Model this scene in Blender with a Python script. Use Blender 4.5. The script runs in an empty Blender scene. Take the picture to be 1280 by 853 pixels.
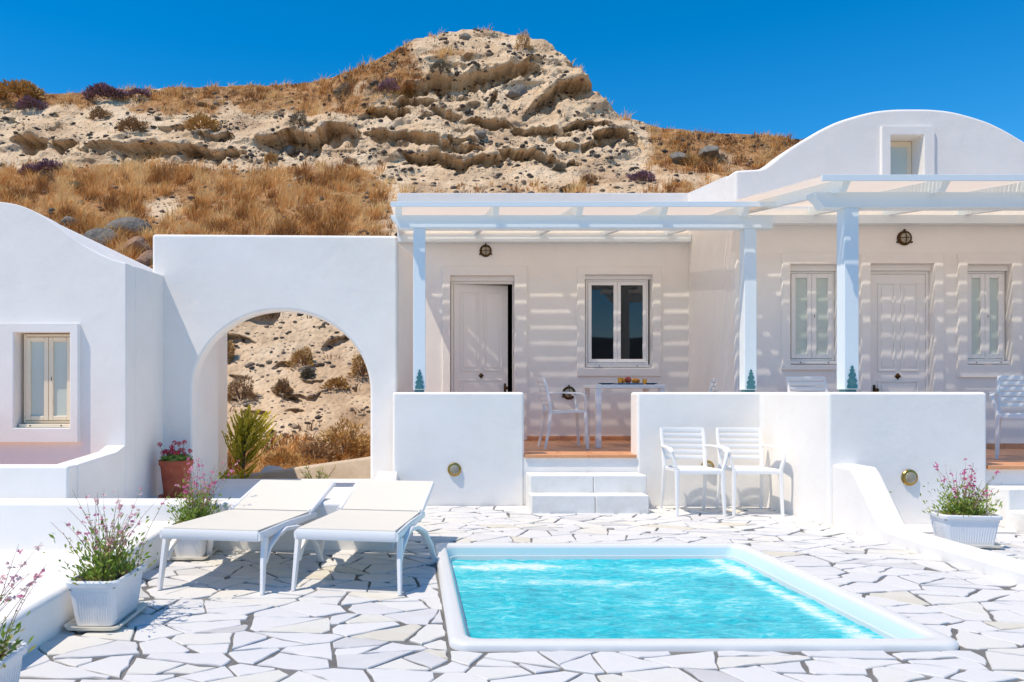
import bpy, bmesh, math, random
import numpy as np
from mathutils import Vector, Matrix
R = math.radians
PI = math.pi
rnd = random.Random(7)

# ------------------------------------------------------------------ camera, light, sky
F = 941.0                      # focal length in photo pixels (1280 wide)
EYE = 1.21
cam_d = bpy.data.cameras.new('camera'); cam = bpy.data.objects.new('camera', cam_d)
bpy.context.scene.collection.objects.link(cam)
cam.location = (0, 0, EYE); cam.rotation_euler = (R(90), 0, 0)
cam_d.sensor_width = 36; cam_d.lens = F / 1280 * 36
cam_d.shift_x = 0.100; cam_d.shift_y = 0.0496
cam_d.clip_start = 0.05; cam_d.clip_end = 4000
sc = bpy.context.scene; sc.camera = cam
SUN = Vector((-0.44, -0.235, 1.0)).normalized()          # towards the sun
elev = math.asin(SUN.z); azim = math.atan2(SUN.x, SUN.y)
w = bpy.data.worlds.new('World'); sc.world = w; w.use_nodes = True
nt = w.node_tree; bg = nt.nodes['Background']
sky = nt.nodes.new('ShaderNodeTexSky'); sky.sky_type = 'NISHITA'; sky.sun_disc = False
sky.sun_elevation = elev; sky.sun_rotation = azim
sky.altitude = 1200; sky.air_density = 1.0; sky.dust_density = 0.1; sky.ozone_density = 3.0
hs = nt.nodes.new('ShaderNodeHueSaturation'); hs.inputs['Saturation'].default_value = 1.44
hs.inputs['Hue'].default_value = 0.495
nt.links.new(sky.outputs[0], hs.inputs['Color']); nt.links.new(hs.outputs[0], bg.inputs[0])
bg.inputs[1].default_value = 0.128
sl = bpy.data.lights.new('sun', 'SUN'); sl.energy = 3.1; sl.angle = R(0.5); sl.color = (1.0, 0.875, 0.715)
so = bpy.data.objects.new('sun', sl); sc.collection.objects.link(so)
so.rotation_euler = SUN.to_track_quat('Z', 'Y').to_euler()
sc.view_settings.view_transform = 'Standard'; sc.view_settings.look = 'None'
sc.view_settings.exposure = 0.51; sc.view_settings.gamma = 1.0
sc.cycles.diffuse_bounces = 8
C = sc.collection

# ------------------------------------------------------------------ helpers
def at(x, y, Y):
    """photo pixel seen at distance Y -> world X, Z"""
    return ((x - 512) * Y / F, EYE - (y - 490) * Y / F)
def AX(x, Y): return (x - 512) * Y / F
def AZ(y, Y): return EYE - (y - 490) * Y / F

def tag(o, label=None, cat=None, group=None, kind=None):
    if label: o['label'] = label
    if cat: o['category'] = cat
    if group: o['group'] = group
    if kind: o['kind'] = kind
    return o
def empty(name, loc=(0, 0, 0), rz=0, label=None, cat=None, group=None):
    o = bpy.data.objects.new(name, None); C.objects.link(o)
    o.location = loc; o.rotation_euler = (0, 0, rz); o.empty_display_size = 0.1
    tag(o, label, cat, group); return o
def link(name, me, m=None, parent=None, offset=True):
    """links a mesh whose coordinates are world ones (offset) or local to its parent"""
    o = bpy.data.objects.new(name, me); C.objects.link(o)
    if m is not None and len(me.materials) == 0: me.materials.append(m)
    if parent is not None:
        o.parent = parent
        if offset:
            p = parent; loc = Vector((0, 0, 0))
            while p is not None: loc += p.location; p = p.parent
            me.transform(Matrix.Translation(-loc))
    return o
def copy_tree(o, parent=None):
    c = o.copy(); C.objects.link(c)
    if parent is not None: c.parent = parent
    for ch in list(o.children): copy_tree(ch, c)
    return c

class MB:
    def __init__(s): s.v = []; s.f = []
    def add(s, vs, fs):
        n = len(s.v); s.v += [tuple(p) for p in vs]; s.f += [tuple(i + n for i in f) for f in fs]; return s
    def box(s, x0, x1, y0, y1, z0, z1):
        return s.add([(x0,y0,z0),(x1,y0,z0),(x1,y1,z0),(x0,y1,z0),(x0,y0,z1),(x1,y0,z1),(x1,y1,z1),(x0,y1,z1)],
                     [(0,3,2,1),(4,5,6,7),(0,1,5,4),(1,2,6,5),(2,3,7,6),(3,0,4,7)])
    def frustum(s, cx, cy, z0, z1, a0, b0, a1, b1):
        v = [(cx+i*a0, cy+j*b0, z0) for i,j in ((-1,-1),(1,-1),(1,1),(-1,1))] + [(cx+i*a1, cy+j*b1, z1) for i,j in ((-1,-1),(1,-1),(1,1),(-1,1))]
        return s.add(v, [(0,3,2,1),(4,5,6,7),(0,1,5,4),(1,2,6,5),(2,3,7,6),(3,0,4,7)])
    def sweep(s, pts, wd, ht, n=8, up=(0,0,1), power=0.5, caps=True):
        """rounded-rectangle section swept along points; wd, ht scalars or lists (half sizes)"""
        pts = [Vector(p) for p in pts]; k = len(pts)
        W = wd if isinstance(wd, (list, tuple)) else [wd]*k
        H = ht if isinstance(ht, (list, tuple)) else [ht]*k
        vs = []; fs = []
        for i, p in enumerate(pts):
            t = (pts[min(i+1,k-1)] - pts[max(i-1,0)]).normalized()
            u = Vector(up)
            if abs(t.dot(u)) > 0.98: u = Vector((0, 1, 0)) if abs(t.y) < .9 else Vector((1, 0, 0))
            sd = t.cross(u).normalized(); u2 = sd.cross(t).normalized()
            for j in range(n):
                a = 2*PI*(j+.5)/n; c, q = math.cos(a), math.sin(a)
                cx = math.copysign(abs(c)**power, c); qy = math.copysign(abs(q)**power, q)
                vs.append(p + sd*cx*W[i] + u2*qy*H[i])
        for i in range(k-1):
            for j in range(n):
                a, b = i*n+j, i*n+(j+1)%n
                fs.append((a, b, b+n, a+n))
        if caps: fs.append(tuple(range(n-1, -1, -1))); fs.append(tuple((k-1)*n+j for j in range(n)))
        return s.add(vs, fs)
    def lathe(s, prof, n=20, center=(0,0,0), axis='z'):
        vs = []; fs = []
        for r, h in prof:
            for j in range(n):
                a = 2*PI*j/n
                if axis == 'z': p = (center[0]+r*math.cos(a), center[1]+r*math.sin(a), center[2]+h)
                else: p = (center[0]+r*math.cos(a), center[1]-h, center[2]+r*math.sin(a))    # h towards -Y
                vs.append(p)
        for i in range(len(prof)-1):
            for j in range(n):
                a, b = i*n+j, i*n+(j+1)%n
                fs.append((a, b, b+n, a+n))
        fs.append(tuple(range(n-1,-1,-1))); fs.append(tuple((len(prof)-1)*n+j for j in range(n)))
        return s.add(vs, fs)
    def mesh(s, name):
        me = bpy.data.meshes.new(name); me.from_pydata(s.v, [], s.f); me.update()
        bm = bmesh.new(); bm.from_mesh(me); bmesh.ops.recalc_face_normals(bm, faces=bm.faces); bm.to_mesh(me); bm.free()
        return me
    def build(s, name, m, parent=None, bevel=0, seg=2, smooth=False, offset=True, ang=35):
        me = s.mesh(name)
        if smooth or bevel: 
            me.shade_smooth()
            if smooth and not bevel: me.set_sharp_from_angle(angle=R(ang))
        o = link(name, me, m, parent, offset)
        if bevel: add_bevel(o, bevel, seg)
        return o
def add_bevel(o, r, seg=2):
    b = o.modifiers.new('bevel', 'BEVEL'); b.width = r; b.segments = seg; b.limit_method = 'ANGLE'; b.angle_limit = R(40)
    b.harden_normals = True; b.use_clamp_overlap = True
def prism(name, outline, holes, a0, a1, m, parent=None, axis='y', bevel=0.02, seg=3, smooth_curve=True):
    """outline and holes are lists of 2-D points, extruded from a0 to a1 along the axis. axis y: (X,Z); x: (Y,Z); z: (X,Y)"""
    bm = bmesh.new()
    def put(u, v, a):
        return {'y': (u, a, v), 'x': (a, u, v), 'z': (u, v, a)}[axis]
    edges = []
    for loop in [outline] + list(holes):
        vs = [bm.verts.new(put(u, v, a0)) for u, v in loop]
        for i in range(len(vs)): edges.append(bm.edges.new((vs[i], vs[(i+1) % len(vs)])))
    bmesh.ops.triangle_fill(bm, edges=edges, use_beauty=True, use_dissolve=False)
    bmesh.ops.dissolve_limit(bm, angle_limit=R(1), verts=bm.verts[:], edges=[e for e in bm.edges if len(e.link_faces) == 2])
    r = bmesh.ops.extrude_face_region(bm, geom=bm.faces[:])
    vv = [g for g in r['geom'] if isinstance(g, bmesh.types.BMVert)]
    d = {'y': (0, a1-a0, 0), 'x': (a1-a0, 0, 0), 'z': (0, 0, a1-a0)}[axis]
    bmesh.ops.translate(bm, vec=d, verts=vv)
    bmesh.ops.recalc_face_normals(bm, faces=bm.faces)
    me = bpy.data.meshes.new(name); bm.to_mesh(me); bm.free()
    me.shade_smooth()
    if not bevel: me.set_sharp_from_angle(angle=R(35))
    o = link(name, me, m, parent)
    if bevel: add_bevel(o, bevel, seg)
    return o
def rect(x0, x1, z0, z1): return [(x0, z0), (x1, z0), (x1, z1), (x0, z1)]
def smooth_line(pts, n=8):
    """Catmull-Rom through points"""
    out = []
    P = [Vector(p) for p in pts]
    for i in range(len(P)-1):
        p0 = P[max(i-1,0)]; p1 = P[i]; p2 = P[i+1]; p3 = P[min(i+2,len(P)-1)]
        for k in range(n):
            t = k/n
            out.append(0.5*((2*p1)+(p2-p0)*t+(2*p0-5*p1+4*p2-p3)*t*t+(3*p1-p0-3*p2+p3)*t**3))
    out.append(P[-1]); return [tuple(p) for p in out]

# numpy value noise
def _h(ix, iy, seed):
    n = (ix.astype(np.int64)*374761393 + iy.astype(np.int64)*668265263 + seed*1442695041) & 0x7fffffff
    n = (n ^ (n >> 13)) * 1274126177 & 0x7fffffff
    return ((n ^ (n >> 16)) & 0xffff) / 65535.0
def vnoise(x, y, seed=0):
    ix = np.floor(x); iy = np.floor(y); fx = x-ix; fy = y-iy
    fx = fx*fx*(3-2*fx); fy = fy*fy*(3-2*fy)
    a = _h(ix,iy,seed); b = _h(ix+1,iy,seed); c = _h(ix,iy+1,seed); d = _h(ix+1,iy+1,seed)
    return (a*(1-fx)+b*fx)*(1-fy)+(c*(1-fx)+d*fx)*fy
def fbm(x, y, oct=4, seed=0):
    s = 0; a = 1; t = 0
    for i in range(oct):
        s = s + a*(vnoise(x*2**i+i*17.3, y*2**i+i*9.1, seed+i)-0.5); t += a; a *= 0.55
    return s/t*2

# ------------------------------------------------------------------ materials
def mat(name, col, rough=0.6, spec=0.5, metal=0, bump=None, var=None, coat=0, trans=0):
    """bump = (scale, strength, distance, detail); var = (scale, second colour, amount)"""
    m = bpy.data.materials.new(name); m.use_nodes = True
    t = m.node_tree; b = t.nodes['Principled BSDF']
    b.inputs['Base Color'].default_value = (*col, 1); b.inputs['Roughness'].default_value = rough
    b.inputs['Specular IOR Level'].default_value = spec; b.inputs['Metallic'].default_value = metal
    if coat: b.inputs['Coat Weight'].default_value = coat
    tc = None
    if bump or var:
        tc = t.nodes.new('ShaderNodeTexCoord')
    if bump:
        n = t.nodes.new('ShaderNodeTexNoise'); n.inputs['Scale'].default_value = bump[0]; n.inputs['Detail'].default_value = bump[3] if len(bump) > 3 else 4
        t.links.new(tc.outputs['Object'], n.inputs['Vector'])
        bp = t.nodes.new('ShaderNodeBump'); bp.inputs['Strength'].default_value = bump[1]; bp.inputs['Distance'].default_value = bump[2]
        t.links.new(n.outputs['Fac'], bp.inputs['Height']); t.links.new(bp.outputs[0], b.inputs['Normal'])
    if var:
        n2 = t.nodes.new('ShaderNodeTexNoise'); n2.inputs['Scale'].default_value = var[0]; n2.inputs['Detail'].default_value = 5
        n2.inputs['Roughness'].default_value = 0.65
        t.links.new(tc.outputs['Object'], n2.inputs['Vector'])
        rp = t.nodes.new('ShaderNodeValToRGB'); rp.color_ramp.elements[0].position = 0.42; rp.color_ramp.elements[1].position = 0.68
        rp.color_ramp.elements[0].color = (*col, 1); c2 = [col[i]*(1-var[2])+var[1][i]*var[2] for i in range(3)]
        rp.color_ramp.elements[1].color = (*c2, 1)
        t.links.new(n2.outputs['Fac'], rp.inputs[0]); t.links.new(rp.outputs[0], b.inputs['Base Color'])
    return m
def mat_attr(name, attr, stops, rough=0.8, bump=None, noise=None, trans=0):
    """colour picked from a ramp by a float attribute stored on the mesh"""
    m = bpy.data.materials.new(name); m.use_nodes = True
    t = m.node_tree; b = t.nodes['Principled BSDF']; b.inputs['Roughness'].default_value = rough
    a = t.nodes.new('ShaderNodeAttribute'); a.attribute_name = attr
    rp = t.nodes.new('ShaderNodeValToRGB'); cr = rp.color_ramp
    while len(cr.elements) < len(stops): cr.elements.new(0.5)
    for e, (p, c) in zip(cr.elements, stops): e.position = p; e.color = (*c, 1)
    src = a.outputs['Fac']
    if noise or bump: tc = t.nodes.new('ShaderNodeTexCoord')
    if noise:
        n = t.nodes.new('ShaderNodeTexNoise'); n.inputs['Scale'].default_value = noise[0]; n.inputs['Detail'].default_value = 5
        t.links.new(tc.outputs['Object'], n.inputs['Vector'])
        ma = t.nodes.new('ShaderNodeMath'); ma.operation = 'MULTIPLY_ADD'; ma.inputs[1].default_value = noise[1]
        t.links.new(n.outputs['Fac'], ma.inputs[0]); t.links.new(src, ma.inputs[2])
        sb = t.nodes.new('ShaderNodeMath'); sb.operation = 'SUBTRACT'; sb.inputs[1].default_value = noise[1]*.5
        t.links.new(ma.outputs[0], sb.inputs[0]); src = sb.outputs[0]
    t.links.new(src, rp.inputs[0]); t.links.new(rp.outputs[0], b.inputs['Base Color'])
    if bump:
        n = t.nodes.new('ShaderNodeTexNoise'); n.inputs['Scale'].default_value = bump[0]; n.inputs['Detail'].default_value = 6
        t.links.new(tc.outputs['Object'], n.inputs['Vector'])
        bp = t.nodes.new('ShaderNodeBump'); bp.inputs['Strength'].default_value = bump[1]; bp.inputs['Distance'].default_value = bump[2]
        t.links.new(n.outputs['Fac'], bp.inputs['Height']); t.links.new(bp.outputs[0], b.inputs['Normal'])
    if trans:
        tr = t.nodes.new('ShaderNodeBsdfTranslucent'); mx = t.nodes.new('ShaderNodeMixShader'); mx.inputs[0].default_value = trans
        t.links.new(rp.outputs[0], tr.inputs[0]); t.links.new(b.outputs[0], mx.inputs[1]); t.links.new(tr.outputs[0], mx.inputs[2])
        t.links.new(mx.outputs[0], t.nodes['Material Output'].inputs[0])
    return m
def plaster(name, col):
    m = bpy.data.materials.new(name); m.use_nodes = True
    t = m.node_tree; b = t.nodes['Principled BSDF']; b.inputs['Roughness'].default_value = 0.85; b.inputs['Specular IOR Level'].default_value = 0.2
    tc = t.nodes.new('ShaderNodeNewGeometry')
    n = t.nodes.new('ShaderNodeTexNoise'); n.inputs['Scale'].default_value = 14; n.inputs['Detail'].default_value = 6; n.inputs['Roughness'].default_value = 0.6
    n1 = t.nodes.new('ShaderNodeTexNoise'); n1.inputs['Scale'].default_value = 2.2; n1.inputs['Detail'].default_value = 2
    mp = t.nodes.new('ShaderNodeMapping'); mp.inputs['Scale'].default_value = (1, 1, 1)
    t.links.new(tc.outputs['Position'], mp.inputs[0]); t.links.new(mp.outputs[0], n.inputs['Vector']); t.links.new(tc.outputs['Position'], n1.inputs['Vector'])
    b1 = t.nodes.new('ShaderNodeBump'); b1.inputs['Strength'].default_value = 0.28; b1.inputs['Distance'].default_value = 0.010
    b2 = t.nodes.new('ShaderNodeBump'); b2.inputs['Strength'].default_value = 0.35; b2.inputs['Distance'].default_value = 0.03
    t.links.new(n1.outputs['Fac'], b2.inputs['Height']); t.links.new(b2.outputs[0], b1.inputs['Normal'])
    t.links.new(n.outputs['Fac'], b1.inputs['Height']); t.links.new(b1.outputs[0], b.inputs['Normal'])
    n3 = t.nodes.new('ShaderNodeTexNoise'); n3.inputs['Scale'].default_value = 1.3; n3.inputs['Detail'].default_value = 6; n3.inputs['Roughness'].default_value = 0.7
    t.links.new(tc.outputs['Position'], n3.inputs['Vector'])
    rp = t.nodes.new('ShaderNodeValToRGB'); rp.color_ramp.elements[0].position = 0.35; rp.color_ramp.elements[1].position = 0.75
    rp.color_ramp.elements[0].color = (*[c*1.0 for c in col], 1); rp.color_ramp.elements[1].color = (col[0]*.94, col[1]*.93, col[2]*.91, 1)
    t.links.new(n3.outputs['Fac'], rp.inputs[0]); t.links.new(rp.outputs[0], b.inputs['Base Color'])
    return m
WHITE = (0.82, 0.82, 0.82)
M = {}
M['plaster'] = plaster('white_plaster', (0.875, 0.85, 0.815))
M['wood'] = mat('white_painted_wood', (0.88, 0.87, 0.86), 0.5, 0.4, bump=(30, 0.15, 0.004))
M['pergola_paint'] = mat('pale_blue_painted_wood', (0.77, 0.84, 0.87), 0.5, 0.4, bump=(30, 0.15, 0.004))
M['slat'] = mat('translucent_slat', (0.88, 0.85, 0.80), 0.6, 0.3)
_t = M['slat'].node_tree; _b = _t.nodes['Principled BSDF']; _tr = _t.nodes.new('ShaderNodeBsdfTranslucent'); _tr.inputs[0].default_value = (1.0, 0.92, 0.84, 1)  # warm translucency added to make undersides glow and brighten the shade below
_mx = _t.nodes.new('ShaderNodeMixShader'); _mx.inputs[0].default_value = 0.74
_t.links.new(_b.outputs[0], _mx.inputs[1]); _t.links.new(_tr.outputs[0], _mx.inputs[2]); _t.links.new(_mx.outputs[0], _t.nodes['Material Output'].inputs[0])
M['doorpaint'] = mat('door_paint', (0.84, 0.82, 0.79), 0.45, 0.4, bump=(60, 0.08, 0.002))
M['cream'] = mat('cream_frame_paint', (0.84, 0.73, 0.55), 0.45, 0.4)
M['plastic'] = mat('white_plastic', (0.84, 0.83, 0.81), 0.35, 0.5, bump=(80, 0.05, 0.002))
M['lounger'] = mat('lounger_plastic', (0.84, 0.83, 0.82), 0.35, 0.5, bump=(70, 0.05, 0.002))
M['dark'] = mat('dark_room', (0.02, 0.02, 0.02), 0.9, 0.1)  # near-black colour stands in for the darkness of unlit rooms
M['brass'] = mat('aged_brass', (0.50, 0.33, 0.09), 0.32, 0.5, 1.0, bump=(40, 0.2, 0.003), var=(25, (0.16, 0.09, 0.03), 0.8))
M['bronze'] = mat('dark_bronze', (0.10, 0.055, 0.02), 0.4, 0.5, 0.9, bump=(50, 0.3, 0.004), var=(30, (0.02, 0.015, 0.01), 0.8))
M['lampglass'] = mat('lamp_glass', (0.30, 0.27, 0.20), 0.12, 0.6, coat=0.5)
M['teal'] = mat('teal_metal', (0.05, 0.19, 0.22), 0.45, 0.5, 0.3, bump=(60, 0.2, 0.003), var=(30, (0.16, 0.32, 0.30), 0.6))
M['frost'] = mat('curtained_glass', (0.56, 0.62, 0.56), 0.2, 0.4)
M['glass'] = mat('dark_window_glass', (0.004, 0.008, 0.012), 0.02, 0.8)
M['terracotta'] = mat('terracotta_clay', (0.42, 0.10, 0.05), 0.7, 0.25, bump=(25, 0.3, 0.004), var=(9, (0.28, 0.06, 0.035), 0.7))
M['grout'] = mat('tile_grout', (0.36, 0.22, 0.15), 0.9, 0.1, bump=(60, 0.3, 0.003))
M['tile'] = mat('terracotta_tile', (0.68, 0.34, 0.17), 0.4, 0.4, bump=(20, 0.15, 0.003), var=(5, (0.58, 0.26, 0.12), 0.8))
M['planter'] = mat('white_plastic_planter', (0.74, 0.75, 0.77), 0.4, 0.5, bump=(40, 0.1, 0.002))
M['saucer'] = mat('cream_plastic_saucer', (0.84, 0.78, 0.66), 0.45, 0.4)
M['soil'] = mat('potting_soil', (0.10, 0.055, 0.035), 0.95, 0.1, bump=(40, 1.0, 0.03), var=(20, (0.22, 0.13, 0.09), 0.7))
M['tub'] = mat('pool_shell', (0.72, 0.72, 0.71), 0.25, 0.5, coat=0.2)
M['tubin'] = mat('pool_shell_inside', (0.60, 0.75, 0.765), 0.25, 0.5, coat=0.2)
M['stone'] = mat_attr('paving_stone', 'tone', [(0, (0.52, 0.51, 0.50)), (0.3, (0.64, 0.635, 0.635)), (0.6, (0.69, 0.68, 0.665)), (0.88, (0.68, 0.66, 0.60)), (1, (0.62, 0.58, 0.49))],
                      0.7, bump=(18, 0.35, 0.006), noise=(5, 0.35))
M['mortar'] = mat('joint_mortar', (0.15, 0.145, 0.14), 0.95, 0.1, bump=(40, 0.8, 0.01), var=(3, (0.25, 0.245, 0.235), 0.9))
M['concrete'] = mat('worn_white_step', (0.80, 0.79, 0.76), 0.8, 0.2, bump=(20, 0.4, 0.008), var=(5, (0.7, 0.68, 0.63), 0.8))
M['pathwall'] = mat('sandy_plaster', (0.56, 0.47, 0.37), 0.9, 0.15, bump=(8, 0.5, 0.03), var=(2, (0.44, 0.35, 0.26), 0.8))
M['sand'] = mat('sandy_ground', (0.46, 0.36, 0.25), 0.95, 0.1, bump=(5, 0.8, 0.05), var=(1.5, (0.36, 0.26, 0.17), 0.8))
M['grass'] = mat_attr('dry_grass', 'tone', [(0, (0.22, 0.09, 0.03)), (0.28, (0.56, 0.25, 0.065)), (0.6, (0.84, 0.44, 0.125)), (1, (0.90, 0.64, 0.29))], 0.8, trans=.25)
M['pebble'] = mat_attr('scattered_stone', 'tone', [(0, (0.05, 0.04, 0.035)), (0.5, (0.12, 0.09, 0.07)), (0.8, (0.26, 0.19, 0.13)), (1, (0.45, 0.35, 0.24))], 0.9)
M['boulder'] = mat('grey_boulder', (0.17, 0.16, 0.145), 0.9, 0.2, bump=(6, 0.8, 0.08), var=(3, (0.30, 0.26, 0.22), 0.8))
M['boulder_red'] = mat('reddish_boulder', (0.30, 0.17, 0.11), 0.9, 0.2, bump=(6, 0.8, 0.08), var=(3, (0.36, 0.25, 0.18), 0.8))
M['leaf'] = mat_attr('green_leaf', 'tone', [(0, (0.09, 0.17, 0.02)), (0.45, (0.25, 0.38, 0.04)), (0.75, (0.42, 0.44, 0.09)), (1, (0.42, 0.27, 0.13))], 0.55, trans=.35)
M['stem'] = mat_attr('plant_stem', 'tone', [(0, (0.13, 0.15, 0.05)), (0.5, (0.30, 0.20, 0.11)), (1, (0.30, 0.11, 0.10))], 0.6)
M['pink'] = mat_attr('pink_petal', 'tone', [(0, (0.60, 0.08, 0.28)), (0.4, (0.72, 0.26, 0.42)), (0.75, (0.80, 0.52, 0.52)), (1, (0.85, 0.72, 0.66))], 0.6, trans=.35)
M['red'] = mat_attr('red_petal', 'tone', [(0, (0.45, 0.005, 0.03)), (1, (0.70, 0.03, 0.09))], 0.6)
M['conifer'] = mat_attr('yellow_green_spray', 'tone', [(0, (0.13, 0.18, 0.015)), (0.5, (0.52, 0.52, 0.04)), (1, (0.80, 0.66, 0.08))], 0.6, trans=.4)
M['twig'] = mat('grey_twig', (0.16, 0.11, 0.08), 0.9, 0.1)
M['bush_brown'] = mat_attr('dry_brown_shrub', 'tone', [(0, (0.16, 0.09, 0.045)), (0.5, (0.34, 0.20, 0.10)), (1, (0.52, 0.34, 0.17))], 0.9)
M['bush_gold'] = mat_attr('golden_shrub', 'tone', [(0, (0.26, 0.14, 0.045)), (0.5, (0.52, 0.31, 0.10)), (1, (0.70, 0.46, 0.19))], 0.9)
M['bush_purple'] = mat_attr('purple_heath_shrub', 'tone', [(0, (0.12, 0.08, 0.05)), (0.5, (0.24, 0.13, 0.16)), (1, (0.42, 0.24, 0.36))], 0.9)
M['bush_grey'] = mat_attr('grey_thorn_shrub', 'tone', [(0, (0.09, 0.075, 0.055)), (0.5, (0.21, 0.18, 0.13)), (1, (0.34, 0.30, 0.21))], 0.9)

def sling_mat():
    m = bpy.data.materials.new('woven_sling'); m.use_nodes = True; t = m.node_tree; b = t.nodes['Principled BSDF']
    b.inputs['Base Color'].default_value = (0.76, 0.71, 0.61, 1); b.inputs['Roughness'].default_value = 0.75
    tc = t.nodes.new('ShaderNodeTexCoord'); wv = t.nodes.new('ShaderNodeTexWave'); wv.inputs['Scale'].default_value = 60; wv.bands_direction = 'X'
    wv2 = t.nodes.new('ShaderNodeTexWave'); wv2.inputs['Scale'].default_value = 60; wv2.bands_direction = 'Y'
    mx = t.nodes.new('ShaderNodeMath'); mx.operation = 'MULTIPLY'
    t.links.new(tc.outputs['Object'], wv.inputs[0]); t.links.new(tc.outputs['Object'], wv2.inputs[0])
    t.links.new(wv.outputs['Fac'], mx.inputs[0]); t.links.new(wv2.outputs['Fac'], mx.inputs[1])
    bp = t.nodes.new('ShaderNodeBump'); bp.inputs['Strength'].default_value = 0.4; bp.inputs['Distance'].default_value = 0.002
    t.links.new(mx.outputs[0], bp.inputs['Height']); t.links.new(bp.outputs[0], b.inputs['Normal'])
    return m
M['sling'] = sling_mat()
def water_mat():
    m = bpy.data.materials.new('pool_water'); m.use_nodes = True; t = m.node_tree; b = t.nodes['Principled BSDF']
    b.inputs['Roughness'].default_value = 0.06; b.inputs['IOR'].default_value = 1.33
    a = t.nodes.new('ShaderNodeAttribute'); a.attribute_name = 'foam'
    g = t.nodes.new('ShaderNodeNewGeometry')
    mp = t.nodes.new('ShaderNodeMapping'); mp.inputs['Scale'].default_value = (3.0, 7.0, 1)
    t.links.new(g.outputs['Position'], mp.inputs[0])
    n = t.nodes.new('ShaderNodeTexNoise'); n.inputs['Scale'].default_value = 2.3; n.inputs['Detail'].default_value = 10; n.inputs['Roughness'].default_value = 0.76; n.inputs['Distortion'].default_value = 1.0
    t.links.new(mp.outputs[0], n.inputs['Vector'])
    ad = t.nodes.new('ShaderNodeMath'); ad.operation = 'MULTIPLY_ADD'; ad.inputs[1].default_value = 1.25
    t.links.new(n.outputs['Fac'], ad.inputs[0]); t.links.new(a.outputs['Fac'], ad.inputs[2])
    rp = t.nodes.new('ShaderNodeValToRGB'); cr = rp.color_ramp
    for e in range(3): cr.elements.new(0.5)
    for e, (p, c) in zip(cr.elements, [(0.42, (0.0, 0.30, 0.40)), (0.54, (0.0, 0.45, 0.55)), (0.65, (0.02, 0.56, 0.64)), (0.78, (0.20, 0.70, 0.74)), (0.92, (0.70, 0.84, 0.83))]):
        e.position = p; e.color = (*c, 1)
    t.links.new(ad.outputs[0], rp.inputs[0]); t.links.new(rp.outputs[0], b.inputs['Base Color'])
    n2 = t.nodes.new('ShaderNodeTexNoise'); n2.inputs['Scale'].default_value = 7; n2.inputs['Detail'].default_value = 8; n2.inputs['Roughness'].default_value = 0.7; n2.inputs['Distortion'].default_value = 0.6
    t.links.new(mp.outputs[0], n2.inputs['Vector'])
    bp = t.nodes.new('ShaderNodeBump'); bp.inputs['Strength'].default_value = 0.6; bp.inputs['Distance'].default_value = 0.02
    t.links.new(n2.outputs['Fac'], bp.inputs['Height']); t.links.new(bp.outputs[0], b.inputs['Normal'])
    return m
M['water'] = water_mat()
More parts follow.
